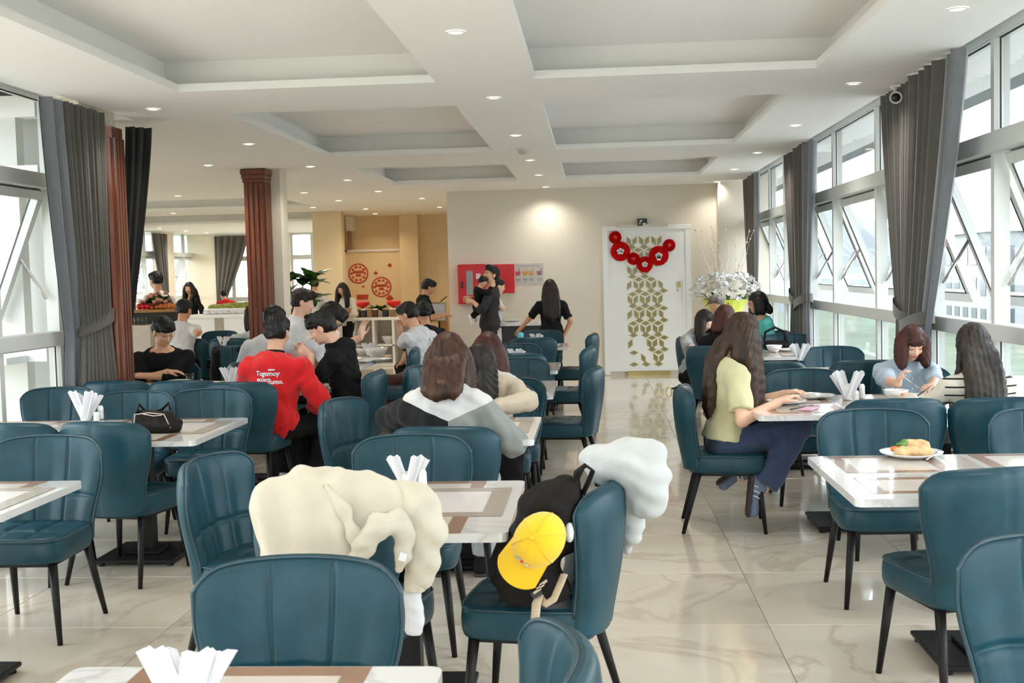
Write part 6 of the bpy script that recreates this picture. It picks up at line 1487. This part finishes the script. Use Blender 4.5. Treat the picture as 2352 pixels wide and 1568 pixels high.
tt = thing('salad_platter', 'long platter of green and yellow salad at the back of the buffet table', 'food', (atY(540, 700, Yb)[0], Yb+.15, zt+.001)); mb = MB(); mb.box((0, 0, .05), (1.2, .25, .1), ch=.01); mb.obj('platter', 'white', tt); soft('salad', [cap((-.5, 0, .12), (.5, 0, .12), .06, .09, .03)], .02, mat('salad_mix', (.34, .36, .05), .6, noise=.6, nscale=25, bump=.6, bscale=50), tt, .012, 40)
# ---------------------------------------------------------------- outside
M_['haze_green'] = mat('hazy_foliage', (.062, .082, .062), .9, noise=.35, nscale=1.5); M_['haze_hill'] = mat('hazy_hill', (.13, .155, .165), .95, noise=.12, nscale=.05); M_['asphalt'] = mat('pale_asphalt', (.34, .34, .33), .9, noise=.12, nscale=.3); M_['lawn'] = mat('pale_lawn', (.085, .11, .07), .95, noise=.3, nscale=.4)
M_['concrete'] = mat('pale_concrete', (.24, .255, .26), .85, noise=.1, nscale=2); M_['soffit'] = mat('brown_timber_soffit', (.20, .15, .09), .6, noise=.4, nscale=5, stretch=(1, 8, 1)); M_['farglass'] = mat('grey_building_glass', (.07, .09, .10), .2, noise=.2)
GZ = -4.2
mb = MB(); mb.b2((-300, -200, GZ-.3), (400, 500, GZ)); struct('ground', mb, 'lawn')
mb = MB(); mb.b2((6, -10, GZ), (28, 60, GZ+.03)); struct('road', mb, 'asphalt')
mb = MB(); mb.b2((XR-.1, -4, GZ), (XR+.2, 33, -.02)); struct('wall_outside_right', mb, 'concrete')
mb = MB(); mb.b2((XR+.1, -4, 2.99), (XR+1.0, 33, 3.25)); struct('trim_eave', mb, 'concrete')
# treeline and hill beyond the right windows
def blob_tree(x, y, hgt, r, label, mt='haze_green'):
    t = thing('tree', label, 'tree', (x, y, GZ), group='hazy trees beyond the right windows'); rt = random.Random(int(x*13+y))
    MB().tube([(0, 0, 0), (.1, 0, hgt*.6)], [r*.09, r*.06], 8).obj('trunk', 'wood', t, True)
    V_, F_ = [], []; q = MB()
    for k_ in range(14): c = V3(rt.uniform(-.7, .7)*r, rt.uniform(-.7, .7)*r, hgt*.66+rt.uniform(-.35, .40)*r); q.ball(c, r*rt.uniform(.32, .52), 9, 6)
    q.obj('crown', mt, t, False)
rt_ = random.Random(17)
k_ = 0
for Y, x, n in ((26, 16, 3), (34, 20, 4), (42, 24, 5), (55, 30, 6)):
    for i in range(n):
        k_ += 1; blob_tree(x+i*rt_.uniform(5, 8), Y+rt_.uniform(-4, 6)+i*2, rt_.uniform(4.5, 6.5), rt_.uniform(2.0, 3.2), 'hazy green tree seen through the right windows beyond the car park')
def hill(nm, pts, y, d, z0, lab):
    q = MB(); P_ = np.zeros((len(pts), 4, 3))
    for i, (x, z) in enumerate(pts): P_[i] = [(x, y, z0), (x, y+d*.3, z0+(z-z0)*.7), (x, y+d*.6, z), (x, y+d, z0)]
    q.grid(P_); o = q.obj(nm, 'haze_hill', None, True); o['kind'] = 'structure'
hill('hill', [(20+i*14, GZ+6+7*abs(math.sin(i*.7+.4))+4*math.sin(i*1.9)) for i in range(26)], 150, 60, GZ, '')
def house(x, y, w, d, hh_, label):
    t = thing('building', label, 'building', (x, y, GZ)); mb = MB(); mb.b2((0, 0, 0), (w, d, hh_)); mb.obj('walls', 'concrete', t); mb = MB(); mb.b2((-.3, -.3, hh_), (w+.3, d+.3, hh_+.35)); mb.obj('roof', 'white', t)
    for i in range(int(d//2.2)):
        for j in range(int(hh_//2.4)): q = MB(); q.b2((-.05, .6+i*2.2, .7+j*2.4), (.0, 1.9+i*2.2, 2.1+j*2.4)); q.obj('window', 'farglass', t)
    for i in range(int(w//2.2)):
        for j in range(int(hh_//2.4)): q = MB(); q.b2((.6+i*2.2, -.05, .7+j*2.4), (1.9+i*2.2, 0, 2.1+j*2.4)); q.obj('window', 'farglass', t)
house(36, 62, 12, 18, 5.5, 'pale low building beyond the trees, through the nearest right window'); house(30, 92, 14, 16, 8, 'pale taller building far beyond the second right window'); house(46, 40, 10, 14, 4, 'pale long building beyond the right front window')
def car(x, y, rz, mt, label):
    t = thing('car', label, 'car', (x, y, GZ+.03), rz, group='cars parked outside')
    prof = [(-2.1, .35), (-2.1, .8), (-1.6, .95), (-1.0, 1.42), (.5, 1.45), (1.2, .98), (2.0, .85), (2.1, .4)]
    mb = MB(); mb.prism(prof, -.85, .85, np.array([[1, 0, 0], [0, 0, 1], [0, 1, 0]])); mb.obj('body', mt, t)
    mb = MB(); mb.prism([(-1.35, 1.0), (-.95, 1.36), (.45, 1.38), (.95, 1.0)], -.87, .87, np.array([[1, 0, 0], [0, 0, 1], [0, 1, 0]])); mb.obj('windows', 'farglass', t)
    for sx in (-1.3, 1.3):
        for sy in (-.8, .8): mb = MB(); mb.lathe([(0, -.1), (.33, -.1), (.33, .1), (0, .1)], (sx, sy, .33), 14, rotx(PI/2)); mb.obj('wheel', 'black', t)
for i, (x, y) in enumerate(((10.5, 17.5), (13.2, 20.5), (15.6, 17.0), (12.0, 25.0), (15.5, 29), (18, 22))): car(x, y, 1.5+.1*(i % 3), ('white', 'concrete')[i % 2], '%s parked car low outside the right windows, %s of the parked cars' % (('white', 'pale grey')[i % 2], ('nearest', 'second', 'third', 'fourth', 'fifth', 'farthest')[i]))
# left side: a neighbouring white gallery under a timber soffit
mb = MB(); mb.b2((-6.6, 7.4, 3.02), (XL-.1, 8.88, 3.16)); struct('roof_left', mb, 'soffit')
mb = MB(); mb.b2((-6.0, 7.7, 2.995), (-4.9, 8.2, 3.02)); struct('trim_soffit', mb, 'white')
mb = MB(); mb.b2((-9.5, -4, -.3), (XL-.06, 8.8, -.06)); struct('terrace', mb, 'concrete')
window_wall2 = None
def gallery():
    t = thing('glazed_gallery', 'white framed glazed gallery standing outside the left window', 'building', (0, 0, 0)); Yg = 8.75
    for x in (-9.4, -8.2, -7.0, -6.1, -5.2, -4.4): mb = MB(); mb.b2((x-.09, Yg-.12, -.06), (x+.09, Yg, 3.0)); mb.obj('post', 'alu', t)
    for z0, z1 in ((-.06, .25), (1.02, 1.16), (2.3, 2.5), (2.86, 3.02)): mb = MB(); mb.b2((-9.5, Yg-.13, z0), (-4.15, Yg+.01, z1)); mb.obj('rail', 'white', t)
    for a, b in ((-9.4, -8.2), (-8.2, -7.0), (-7.0, -6.1), (-6.1, -5.2), (-5.2, -4.4)):
        for z0, z1 in ((.25, 1.02), (1.16, 2.3), (2.5, 2.86)): mb = MB(); mb.b2((a+.09, Yg-.06, z0), (b-.09, Yg-.05, z1)); mb.obj('pane', 'glass', t)
    mb = MB(); mb.b2((-9.5, Yg-.45, 1.02), (-4.3, Yg-.12, 1.07)); mb.obj('ledge', 'white', t)
gallery()
